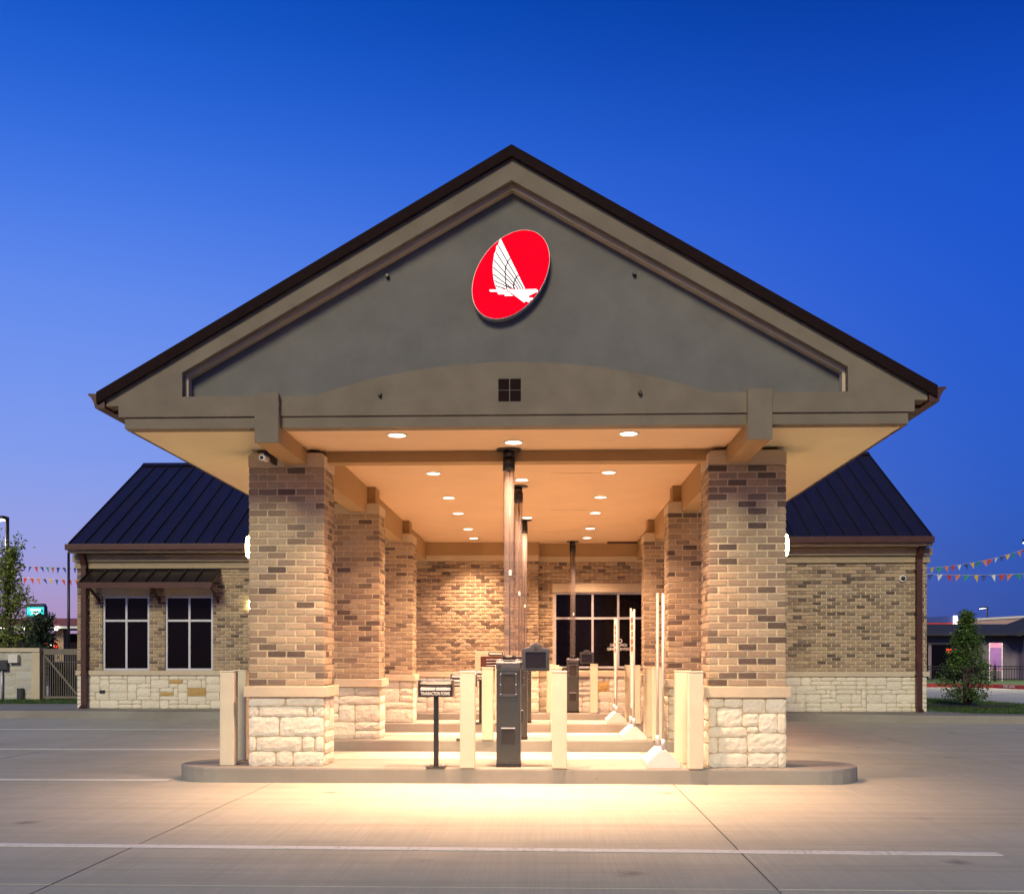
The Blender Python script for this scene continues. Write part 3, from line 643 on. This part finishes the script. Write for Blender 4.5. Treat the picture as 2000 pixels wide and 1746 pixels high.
# ------------------------------------------------------------------ lane equipment
def kiosk(x, y, zceil, label):
    t = thing('teller_kiosk', (x, y, .16), label, 'kiosk', 'pneumatic teller kiosks'); w, d = .125, .30
    box('plinth', 'black', t, -w-.003, w+.003, -.003, d+.003, 0, .045, .003); box('cabinet', 'steel', t, -w, w, 0, d, .046, 1.02, .006)
    hd = MB().prism([(-.012, 1.021), (d, 1.021), (d, 1.112), (.02, 1.112), (-.012, 1.085)], -w-.004, w+.004, 'x').build('head', 'dark_plastic', t, .006)
    box('label_strip', 'white', hd, -.05, .07, .0, .028, 1.113, 1.1155); MB().tube([(-.09, -.02, 1.05), (-.09, -.0, 1.05)], .017, 12).build('speaker_hole', 'recess', hd)
    for sx in (-1, 1): MB().tube([(sx*.095, .03, 1.11), (sx*.095, .03, 1.122)], .012, 10).build('bolt', 'alu', hd)
    fr = MB(); o, i = (-.088, .088, .735, .985), (-.072, .072, .765, .968)
    fr.box(o[0], i[0], -.014, .001, o[2], o[3]).box(i[1], o[1], -.014, .001, o[2], o[3]).box(i[0], i[1], -.014, .001, o[2], i[2]).box(i[0], i[1], -.014, .001, i[3], o[3])
    h = fr.build('hatch_frame', 'dark_plastic', t); box('hatch', 'recess', h, i[0], i[1], -.006, -.001, i[2], i[3])
    for sx in (-.08, .08):
        for z in (.76, .86, .97): MB().tube([(sx, -.019, z), (sx, -.0145, z)], .006, 8).build('bolt', 'alu', h)
    box('access_panel', 'recess', t, -.07, .065, -.006, -.001, .24, .40, .002); box('panel_hood', 'alu', t, -.075, .07, -.016, -.001, .402, .412)
    ty = .15
    MB().tube([(0, ty, 1.113), (0, ty, zceil-.16-.20)], .056, 24, False).build('tube', 'tube', t); MB().tube([(.008, ty+.01, 1.113), (.008, ty+.01, zceil-.36)], .008, 8).build('inner_line', 'bronze', t)
    MB().tube([(0, ty, 1.113), (0, ty, 1.16)], .066, 24).build('tube_base', 'black', t)
    MB().tube([(0, ty, zceil-.16-.23), (0, ty, zceil-.16-.09)], .064, 24).build('tube_collar', 'brown' if 0 else 'bronze', t); MB().tube([(0, ty, zceil-.16-.089), (0, ty, zceil-.165-.012)], [.056, .058], 24).build('tube_neck', 'bronze', t)
    MB().tube([(0, ty, zceil-.16-.016), (0, ty, zceil-.161)], [.128, .132], 28).build('ceiling_flange', 'bronze', t)
    box('tube_glint', 'white', t, .004, .026, ty-.0605, ty-.0575, 2.0, 2.055)  # white chip standing in for a reflection on the tube
    mo = MB(); W, z0, z1 = .142, 1.0, 1.235
    pr = [(-W, z0), (W, z0), (W, z1), (W*.75, z1+.005)]+[(W*.45*math.cos(R(a)), z1+.005+.05*math.sin(R(a))) for a in range(10, 171, 20)]+[(-W*.75, z1+.005), (-W, z1)]
    mo.prism([(px_+.285, pz) for px_, pz in pr], -.03, .10); m = mo.build('monitor', 'dark_plastic', t, .008)
    f = MB(); a0, a1, b0, b1 = .285-.105, .285+.105, 1.03, 1.195
    f.box(a0-.012, a0, -.04, -.03, b0-.012, b1+.012).box(a1, a1+.012, -.04, -.03, b0-.012, b1+.012).box(a0, a1, -.04, -.03, b0-.012, b0).box(a0, a1, -.04, -.03, b1, b1+.012)
    f.build('screen_bezel', 'steel', m); box('screen', 'screen', m, a0, a1, -.034, -.0305, b0, b1)
    MB().tube([(.285, -.042, 1.236), (.285, -.03, 1.236)], .017, 14).build('lens', 'recess', m); MB().tube([(.10, .05, 1.08), (.16, .05, 1.08)], .02, 10).build('monitor_arm', 'black', t)
for k, nm in enumerate(('nearest to the road, front island', 'on the middle island', 'on the rear island')): kiosk(-.07, 11.12+k*PITCH, 3.492 if k == 0 else 3.692, f'steel teller kiosk with clear tube and hooded monitor, {nm}')
kiosk(.86, 22.02, 3.692, 'steel teller kiosk with tube and monitor in front of the dark window')

_bol = MB().box(-.077, .077, -.077, .077, 0, .985).mesh('post', .012, 3)
def bollard(x, y, label):
    t = thing('bollard', (x, y, .16), label, 'bollard', 'cream square bollards')
    obj('post', _bol, 'cream', t); box('top_plate', 'cream', t, -.080, .080, -.080, .080, .986, 1.0, .005)
for a in ((-3.045, 11.26, 'cream square bollard at the far left end of the front island'), (-3.07, 11.80, 'cream square bollard behind the far left one, shaded by the front column'),
          (1.855, 11.07, 'cream square bollard against the front right column, facing the road'), (1.79, 11.62, 'cream square bollard just behind the one against the front right column')): bollard(*a)
for k, nm in enumerate(('front', 'middle', 'rear')):
    bollard(-.49, 11.08+k*PITCH, f'cream square bollard left of the {nm} island kiosk'); bollard(.46, 11.08+k*PITCH, f'cream square bollard right of the {nm} island kiosk')
    if k:
        bollard(1.855, 11.07+k*PITCH, f'cream square bollard against the right column of the {nm} island'); bollard(1.79, 11.62+k*PITCH, f'cream square bollard behind the front one at the {nm} island right column')
bollard(.40, 21.95+.04, 'cream square bollard left of the kiosk by the dark window'); bollard(1.29, 21.99, 'cream square bollard right of the kiosk by the dark window')

def form_stand(x, y, label):
    t = thing('form_stand', (x, y, .16), label, 'stand', 'transaction form stands')
    box('base_plate', 'black', t, -.10, .10, -.09, .09, 0, .012, .003)
    for sx in (-.075, .075): MB().tube([(sx, -.06, .012), (sx, -.06, .035)], .009, 8).build('bolt', 'alu', t)
    box('post', 'black', t, -.025, .025, -.025, .025, .012, .74, .003)
    tray = MB().prism([(-.10, .735), (.12, .735), (.12, .90), (.10, .90), (-.02, .862), (-.02, .80), (-.10, .80)], -.168, .168, 'x').build('tray', 'black', t)
    box('tray_edge', 'alu', tray, -.175, .175, -.02, .125, .862, .868) if 0 else None
    for sx in (-1, 1): box('side_plate', 'bronze', tray, *sorted((sx*.169, sx*.178)), -.10, .125, .735, .905)
    box('top_lip', 'alu', tray, -.178, .178, .09, .13, .902, .91)
    for a, b_ in ((-.155, -.006), (.006, .155)): box('form_sheet', 'white', tray, a, b_, -.085, -.03, .801, .829)
    text('lettering', 'TRANSACTION FORMS', 'white', tray, (0, -.1025, .768), .045, (R(90), 0, 0), .30, .0012)
for k, nm in enumerate(('on the front island, fully in view', 'on the middle island, half behind a bollard', 'on the rear island, its post between two bollards')): form_stand(-.82, 11.10+k*PITCH, f'black transaction forms stand {nm}')

def lane_sign(x, y, panel, label):
    t = thing('lane_sign_stand', (x, y, .16), label, 'sign', 'edge-on lane sign stands')
    MB().prism([(-.17, 0), (.17, 0), (.17, .055), (.03, .185), (-.03, .185), (-.17, .055)], 0, .62).build('foot', 'white', t, .006)
    for yy, h in ((.03, 1.80), (.59, 1.84)):
        p = MB().tube([(0, yy, .18), (0, yy, h)], .014, 12).build('upright', 'pole', t); MB().tube([(0, yy, .20), (0, yy, .30)], .024, 12).build('clamp', 'alu', p)
    if panel:
        pn = box('sign_panel', 'white', t, -.006, .006, .048, .572, .42, 1.78)
        for i, z in enumerate((1.66, 1.56, 1.46, 1.36, 1.26)): box('red_print', 'red', pn, -.009, -.0065, .08+.02*(i % 2), .53-.05*(i % 3), z-.035, z+.035)
for k, nm in enumerate(('bare white stand with two thin poles on the front island', 'white stand with red-printed panel seen edge-on, middle island', 'white stand with red-printed panel seen edge-on, rear island')): lane_sign(1.53, 11.06+k*PITCH, k > 0, nm)

# ------------------------------------------------------------------ planting
def blades(name, poly, n, h, z, parent=None):
    b = MB(); xs = [p[0] for p in poly]; ys = [p[1] for p in poly]; rd = random.Random(n)
    def inside(x, y):
        c = False; j = len(poly)-1
        for i in range(len(poly)):
            a, d = poly[i], poly[j]
            if (a[1] > y) != (d[1] > y) and x < (d[0]-a[0])*(y-a[1])/(d[1]-a[1])+a[0]: c = not c
            j = i
        return c
    V, F = [], []
    while len(F) < n:
        x, y = rd.uniform(min(xs), max(xs)), rd.uniform(min(ys), max(ys))
        if not inside(x, y): continue
        a = rd.uniform(0, 6.28); w = .006; l = h*rd.uniform(.6, 1.3); dx, dy = rd.uniform(-.03, .03), rd.uniform(-.03, .03); i = len(V)
        V += [(x-w*math.cos(a), y-w*math.sin(a), z), (x+w*math.cos(a), y+w*math.sin(a), z), (x+dx, y+dy, z+l)]; F.append((i, i+1, i+2))
    me = bpy.data.meshes.new(name); me.from_pydata(V, [], F); return tag(obj(name, me, 'grass', parent), kind='stuff')
GR = [(8.3, 22.6), (8.9, 22.15), (10.2, 21.72), (14, 21.32), (20, 21.2), (20, 22.6), (13.2, 23.6), (12.2, 25.5), (11.6, 29.5), (10.2, 31), (8.3, 31)]
tag(MB().prism(GR, -.1, .14, 'z').build('lawn', 'turf', None), kind='structure'); blades('grass', GR, 26000, .05, .138)
GL = [(-22, 25.88), (-10.55, 25.88), (-10.25, 28.7), (-22, 28.7)]
tag(MB().prism(GL, -.1, .14, 'z').build('lawn', 'turf', None), kind='structure'); blades('grass', GL, 12000, .05, .138)
ms = [(10.15+1.05*math.cos(2*math.pi*i/20)*random.uniform(.9, 1.1), 25.3+.75*math.sin(2*math.pi*i/20)*random.uniform(.9, 1.1)) for i in range(20)]
tag(MB().prism(ms, .1, .17, 'z').build('mulch_bed', 'soil', None), kind='structure')

def leaves(pts, size, mat, name, parent):
    V, F = [], []
    for p in pts:
        d = Vector([random.gauss(0, 1) for _ in range(3)]).normalized(); u = d.orthogonal().normalized(); w = d.cross(u); a = random.uniform(0, 6.28)
        u, w = u*math.cos(a)+w*math.sin(a), w*math.cos(a)-u*math.sin(a); s = size*random.uniform(.6, 1.25); i = len(V); p = Vector(p)
        V += [p-u*s, p-w*s*.45, p+u*s, p+w*s*.45]; F.append((i, i+1, i+2, i+3))
    me = bpy.data.meshes.new(name); me.from_pydata(V, [], F); return tag(obj(name, me, mat, parent), kind='stuff')
def shrub():
    t = thing('evergreen_shrub', (10.12, 25.3, .15), 'conical dark green evergreen shrub in a mulch bed by the brick corner', 'shrub')
    st = MB(); pts = []; rd = random.Random(2)
    for i in range(7):
        a = rd.uniform(0, 6.28); r = rd.uniform(.05, .22); st.tube([(r*.3*math.cos(a), r*.3*math.sin(a), 0), (r*math.cos(a), r*math.sin(a), .7), (r*.6*math.cos(a), r*.6*math.sin(a), 1.5)], [.018, .012, .006], 6)
    st.tube([(0, 0, 0), (.02, .01, 1.2), (-.02, 0, 2.12)], [.03, .018, .005], 6)
    for _ in range(210):
        z = .18+1.95*rd.random()**1.25; R_ = max(.05, .60*(1-((z-.55)/1.62)**1.15) if z > .55 else .40+.2*(z/.55)); a = rd.uniform(0, 6.28); r = R_*math.sqrt(rd.uniform(.15, 1))*rd.uniform(.85, 1.08)
        c = Vector((r*math.cos(a), r*math.sin(a), z)); st.tube([(0, 0, max(.1, z-.2)), c], [.007, .003], 5)
        for _ in range(44 if z > .55 else 17): pts.append(c+Vector((rd.gauss(0, .075), rd.gauss(0, .075), rd.gauss(0, .07))))
    st.build('trunk', 'bark', t); leaves(pts, .036, 'leaf', 'crown', t)
shrub()
def tree(loc, h, w, nst, nleaf, label, mat, seed, base=.3, size=.05):
    t = thing('tree', loc, label, 'tree'); rd = random.Random(seed); st = MB(); pts = []
    st.tube([(0, 0, -.1), (.02, 0, h*.35), (-.02, .03, h*.7), (.03, 0, h*.97)], [.05*h/4, .036*h/4, .02*h/4, .006], 8)
    for _ in range(nst):
        z0 = rd.uniform(base*h*.6, h*.84); a = rd.uniform(0, 6.28); f = 1-.75*(z0/h); l = w*f*rd.uniform(.5, 1); e = Vector((l*math.cos(a), l*math.sin(a), z0+l*rd.uniform(1.0, 2.0)))
        if e.z > h: e.z = h*rd.uniform(.85, 1)
        s = Vector((0, 0, z0)); m = (s+e)/2+Vector((rd.uniform(-.06, .06), rd.uniform(-.06, .06), -.06)); st.tube([s, m, e], [.014, .009, .004], 5)
        for _ in range(int(nleaf/nst)):
            q = rd.random()**.7; pts.append(s.lerp(e, .2+.8*q)+Vector((rd.gauss(0, .10), rd.gauss(0, .10), rd.gauss(0, .11))))
    st.build('trunk', 'bark', t); leaves(pts, size, mat, 'crown', t)
tree((-15.55, 31, 0), 5.15, .95, 60, 3600, 'slender young tree with pale green leaves behind the stone wall', 'pear', 5, .35, .062)
tree((-17.2, 36.5, 0), 2.85, .9, 34, 3000, 'dark leafy bush between the young tree and the iron gate', 'deep', 6, .2, .07)

# ------------------------------------------------------------------ left: enclosure wall, gate, lamp, bunting, store, sign
ew = MB().box(-22, -13.46, 28.62, 28.95, 0, 1.43).build('enclosure_wall', 'mortar', None); tag(ew, 'pale stone enclosure wall with cast cap and grey electrical boxes', 'wall', kind='thing')
for u0, u1, a, b_ in ashlar(4.6, 1.28, .16, .13, 21): put_stone(ew, u0, u1, .14+a, .14+b_, (-18.06, 28.612), 0, 'grey_stone', n=3, amp=.008)
box('cap', 'cast', ew, -22.05, -13.42, 28.56, 29.0, 1.432, 1.545, .01); box('corner_pier', 'cast', ew, -13.66, -13.43, 28.585, 28.98, .1, 1.43, .01)
box('meter_box', 'steel', ew, -14.62, -14.28, 28.47, 28.6, .95, 1.22, .01); box('meter_box', 'white', ew, -14.24, -13.98, 28.46, 28.6, 1.14, 1.36, .01); MB().tube([(-14.45, 28.55, .12), (-14.45, 28.55, .96)], .025, 8).build('conduit', 'alu', ew); box('post_outlet', 'steel', ew, -13.98, -13.86, 28.42, 28.58, .14, .46, .01)
gt = thing('iron_gate', (-12.9, 28.75, .14), 'barred metal gate with diagonal brace between stone wall and wing', 'gate')
MB().box(-.52, .52, -.02, .03, 1.22, 1.38).box(-.52, .52, -.02, .03, .03, .09).box(-.52, -.46, -.02, .03, .091, 1.219).box(.46, .52, -.02, .03, .091, 1.219).build('gate_frame', 'gate', gt)
for i in range(15): box('bar', 'gate', gt, -.43+i*.061-.008, -.43+i*.061+.008, -.006, .012, .09, 1.22)
MB().prism([(-.46, 1.18), (-.42, 1.20), (.46, .16), (.42, .13)], -.04, -.022).build('brace', 'gate', gt)
cu = thing('utility_cabinet', (-12.95, 29.7, .0), 'dark louvred utility cabinet with yellow sticker behind the barred gate', 'cabinet')
box('casing', 'iron', cu, -.75, .75, 0, .8, 0, 1.12, .02); box('lid', 'black', cu, -.78, .78, -.03, .83, 1.121, 1.16, .01)
for i in range(9): box('louvre', 'black', cu, -.2, .62, -.025, -.002, .18+i*.09, .22+i*.09)
box('yellow_sticker', 'pen_yel', cu, -.52, -.36, -.008, -.002, .72, .94)
def lot_lamp(x, y, h, label, arm, pw=None):
    t = thing('lamp_post', (x, y, 0), label, 'lamp post', 'lit lot lamps')
    MB().tube([(0, 0, 0), (0, 0, h)], [.10, .075], 10).build('pole', 'black', t); hd = MB().prism([(-.75, h-.12), (-.10, h-.06), (-.05, h+.05), (-.70, h+.04)], -.22, .22).build('lamp_head', 'black', t); MB().prism([(-.72, h-.17), (-.14, h-.10), (-.14, h-.085), (-.72, h-.14)], -.17, .17).build('lamp_lens', 'lot', hd)
    if arm > 0: t.rotation_euler.z = math.pi
    if pw:
        l = bpy.data.lights.new('lamp_light', 'SPOT'); l.energy = pw; l.color = (1, .86, .66); l.spot_size = R(155); l.spot_blend = .6; l.shadow_soft_size = .2
        o = bpy.data.objects.new('lamp_light', l); COL.objects.link(o); o.parent = t; o.location = (-1.1, 0, h-.3)
lot_lamp(-21.2, 42, 6.85, 'black lamp post with a lit head beside the slender young tree', -1, 350)
lot_lamp(23.0, 50, 6.7, 'bright lot lamp at the edge of view above the pennant strings', -1, 3000)
lot_lamp(44.9, 110, 6.3, 'small distant lit lamp above the pale rose building', -1)
tp = MB().tube([(-16.9, 38, 0), (-16.9, 38, 5.05)], [.055, .045], 10).build('utility_pole', 'black', None); tag(tp, 'thin dark pole hard against the corner of the windowed wing', 'pole', kind='thing')
def bunting(name_lbl, a, c, sag, n, size, cols, seed, wf=.42):
    a, c = Vector(a), Vector(c); t = thing('pennant_string', a, name_lbl, 'bunting', 'pennant strings'); rd = random.Random(seed)
    f = lambda q: (c-a)*q+Vector((0, 0, -sag*4*q*(1-q)))
    MB().tube([f(i/16) for i in range(17)], .008, 5).build('cord', 'white', t)
    for i in range(n):
        q = (i+.5)/n; p = f(q); s = size*rd.uniform(.9, 1.1); tw = rd.uniform(-.5, .5); dx, dy = s*wf*math.cos(tw), s*wf*math.sin(tw); k = rd.uniform(-.12, .12)
        b_ = MB().add([(p.x-dx, p.y-dy, p.z), (p.x+dx, p.y+dy, p.z), (p.x+k, p.y+.05, p.z-s), (p.x-dx, p.y-dy+.004, p.z), (p.x+dx, p.y+dy+.004, p.z), (p.x+k, p.y+.054, p.z-s)], [(0, 1, 2), (5, 4, 3), (0, 3, 4, 1), (1, 4, 5, 2), (2, 5, 3, 0)])
        b_.build('pennant', cols[i % len(cols)], t)
bunting('upper coloured pennant string left of the windowed wing', (-24.5, 45, 5.35), (-19.2, 45, 5.08), .05, 22, .25, ['pen_red', 'pen_blue', 'pen_grn', 'pen_org', 'pen_blue', 'pen_blue'], 1, .27)
bunting('lower coloured pennant string left of the windowed wing', (-24.5, 44, 4.85), (-19.2, 44, 4.50), .05, 20, .25, ['pen_red', 'pen_org', 'pen_blue', 'pen_yel', 'pen_blue', 'pen_red'], 2, .27)
bunting('upper bright pennant string right of the windowless wing', (13.6, 40, 4.55), (22.4, 49, 6.35), .25, 21, .24, ['pen_red', 'pen_wht', 'pen_blue', 'pen_yel', 'pen_grn', 'pen_org'], 3)
bunting('lower bright pennant string right of the windowless wing', (13.6, 38, 4.2), (22.6, 44, 4.95), .15, 21, .24, ['pen_blue', 'pen_wht', 'pen_red', 'pen_org', 'pen_grn', 'pen_yel'], 4)

sg = thing('pylon_sign', (-33.55, 70, 0), 'teal backlit pylon sign with rounded dark top above the trees', 'sign')
MB().prism([(-.62, 2.6), (.62, 2.6), (.62, 4.6), (.5, 4.82), (-.5, 4.82), (-.62, 4.6)], -.2, .2).box(-.15, .15, -.1, .1, 0, 2.6).build('cabinet', 'dark_plastic', sg)
box('lit_panel', 'teal', sg, -.56, .56, -.23, -.201, 4.0, 4.58); box('lit_line', 'glowwhite', sg, -.35, .35, -.24, -.231, 4.34, 4.46); box('lit_line', 'glowwhite', sg, -.25, .25, -.24, -.231, 4.12, 4.24); box('lower_panel', 'iron', sg, -.56, .56, -.23, -.201, 3.35, 3.85)
st = thing('fuel_store', (-42, 90, 0), 'distant lit store with maroon canopy edge and glowing lights', 'building')
box('wall', 'store', st, -14, 12, 6, 14, 0, 3.4); box('canopy', 'maroon', st, -14, 14, -2, 5.9, 3.9, 4.5); box('canopy_band', 'pen_wht', st, -14, 14, -1.9, 5.8, 3.66, 3.88); box('dark_glazing', 'far_roof', st, -13, 11, 5.93, 5.99, 2.6, 3.4)
for x in (-5, .85, 7): box('canopy_post', 'store', st, x-.4, x+.4, -.4, .4, 0, 3.655)
for x in (-3.2, -1.2, -.2, 1.4): MB().tube([(x, -2.05, 3.5), (x, -2.05, 3.72)], .12, 10).build('lamp_bulb', 'lot', st)
box('fascia_sign', 'glowred', st, -.45, .75, -.6, -.5, 2.05, 2.5); box('sign_line', 'glowwhite', st, -.3, .55, -.62, -.601, 2.24, 2.34); box('yellow_sign', 'glowyel', st, 0, .25, -2.2, -2.1, 4.75, 5.2); box('sign_pole', 'iron', st, .1, .14, -2.18, -2.12, 4.5, 4.75)

# ------------------------------------------------------------------ right: strip building, fence, banner, red kerb
kb = MB()
KP = [(10, 45.6), (16.2, 45.6), (17.6, 46.4), (19.0, 46.2), (20.2, 44.4), (20.6, 42), (20.9, 39), (21.6, 36)]
KP = [(9, 46.6), (15.5, 46.5), (17.6, 46.3), (18.9, 45.2), (19.4, 43.4), (19.7, 41), (20.2, 38), (21, 35)]
def ribbon(pts, w, z0, z1):
    b = MB()
    for (x0, y0), (x1, y1) in zip(pts, pts[1:]):
        d = math.hypot(x1-x0, y1-y0); nx, ny = -(y1-y0)/d*w, (x1-x0)/d*w; b.prism([(x0, y0), (x1, y1), (x1+nx, y1+ny), (x0+nx, y0+ny)], z0, z1, 'z')
    return b
kr = ribbon(KP, .16, -.1, .16).build('kerb', 'red_kerb', None); tag(kr, kind='structure')
p0, p1 = Vector((18.9, 45.2)), Vector((19.7, 41))
text('kerb_lettering', 'FIRE LANE', 'white_paint', kr, (19.12, 44.2, .09), .15, (R(90), 0, math.atan2(-1.8, .5)))
text('kerb_lettering', 'FIRE LANE', 'white_paint', kr, (19.6, 41.6, .09), .15, (R(90), 0, math.atan2(-2.4, .3)))
tag(MB().prism([(9, 46.8), (17.7, 46.5), (19.2, 45.2), (20, 41), (21.4, 35), (60, 35), (60, 56), (9, 56)], -.1, .13, 'z').build('lawn', 'turf', None), kind='structure')
fn = thing('iron_fence', (24, 50.6, .13), 'long low dark iron fence beyond the red kerb', 'fence')
for i in range(11): box('post', 'iron', fn, -12+i*2.3-.04, -12+i*2.3+.04, -.04, .04, 0, .78)
for z in (.12, .58, .70): box('rail', 'iron', fn, -12, 12, -.015, .015, z, z+.04)
pk = MB()
for i in range(200): pk.box(-12+i*.12-.009, -12+i*.12+.009, -.009, .009, .05, .74)
tag(pk.build('pickets', 'iron', fn), kind='stuff')
sm = thing('strip_shops', (26, 60, 0), 'low dark shop row with shingle roof and small lit open sign', 'building')
box('wall', 'far_wall', sm, -16, 26, 0, 12, 0, 2.5); MB().prism([(-.9, 2.45), (-.9, 2.55), (5, 3.25), (12, 3.25), (12, 2.45)], -16, 26, 'x').build('roof', 'far_roof', sm)
MB().prism([(-.2, 2.5), (7, 2.5), (3.4, 3.75)], -1.6, 4).build('portico_gable', 'far_wall', sm); MB().prism([(-.7, 2.46), (3.4, 3.95), (7.5, 2.46), (7.2, 2.40), (3.4, 3.8), (-.4, 2.40)], -1.9, 4).build('portico_roof', 'far_roof', sm)
for x in (.1, 6.6): box('portico_post', 'far_wall', sm, x, x+.3, -1.5, -1.2, 0, 2.5)
for x0, x1 in ((-5.6, -4.6), (-4.4, -2.7), (-10, -8), (1.6, 2.6), (3.2, 4.2)):
    w = box('shop_window', 'glass', sm, x0, x1, -.04, -.001, .1, 1.95); box('window_frame', 'iron', w, x0-.05, x1+.05, -.03, -.0015, 1.951, 2.02)
box('door', 'recess', sm, .75, 1.5, -.04, -.001, 0, 1.95)
op = box('open_sign', 'glowred', sm, -3.6, -3.2, -.1, -.05, 1.5, 1.74); box('sign_bar', 'glowwhite', sm, -3.14, -3.06, -.1, -.05, 1.5, 1.75)
bnr = thing('banner_stand', (21.87, 52.2, .13), 'violet and pink banner on two posts behind the fence', 'banner')
box('panel', 'banner', bnr, -.3, .3, -.02, .02, .62, 1.60); box('header', 'banner_pink', bnr, -.3, .3, -.022, .022, 1.601, 1.84); box('footer', 'banner_pink', bnr, -.3, .3, -.022, .022, .5, .619)
for x in (-.3, .3): box('post', 'white', bnr, x-.02, x+.02, -.02-.03, -.024, 0, 1.84)
wh = thing('warehouse', (52, 92, 0), 'long pale rose building with white parapet edge far behind', 'building')
box('wall', 'pink', wh, -17.5, 40, 0, 20, 0, 4.45); MB().prism([(-17.6, 4.25), (40, 7.4), (40, 7.6), (-17.6, 4.42)], -.1, -.01).build('parapet_edge', 'white', wh); MB().prism([(-17.5, 4.46), (40, 4.46), (40, 7.35)], 0, 20).build('parapet', 'pink', wh)
bs = thing('blue_roof_shop', (27, 80, 0), 'distant low blue roofed shop with red band and white lit end sign', 'building')
box('wall', 'far_wall', bs, -4, 3, 0, 8, 0, 3.6); MB().prism([(-4, 3.95), (3.2, 4.3), (3.2, 3.8), (-4, 3.8)], -.5, 8).build('roof', 'pen_blue', bs); box('red_band', 'pen_red', bs, -4, 3.1, -.52, -.4, 3.55, 3.79); box('lit_sign', 'glowwhite', bs, 3.05, 3.3, -.8, -.55, 3.6, 4.3)
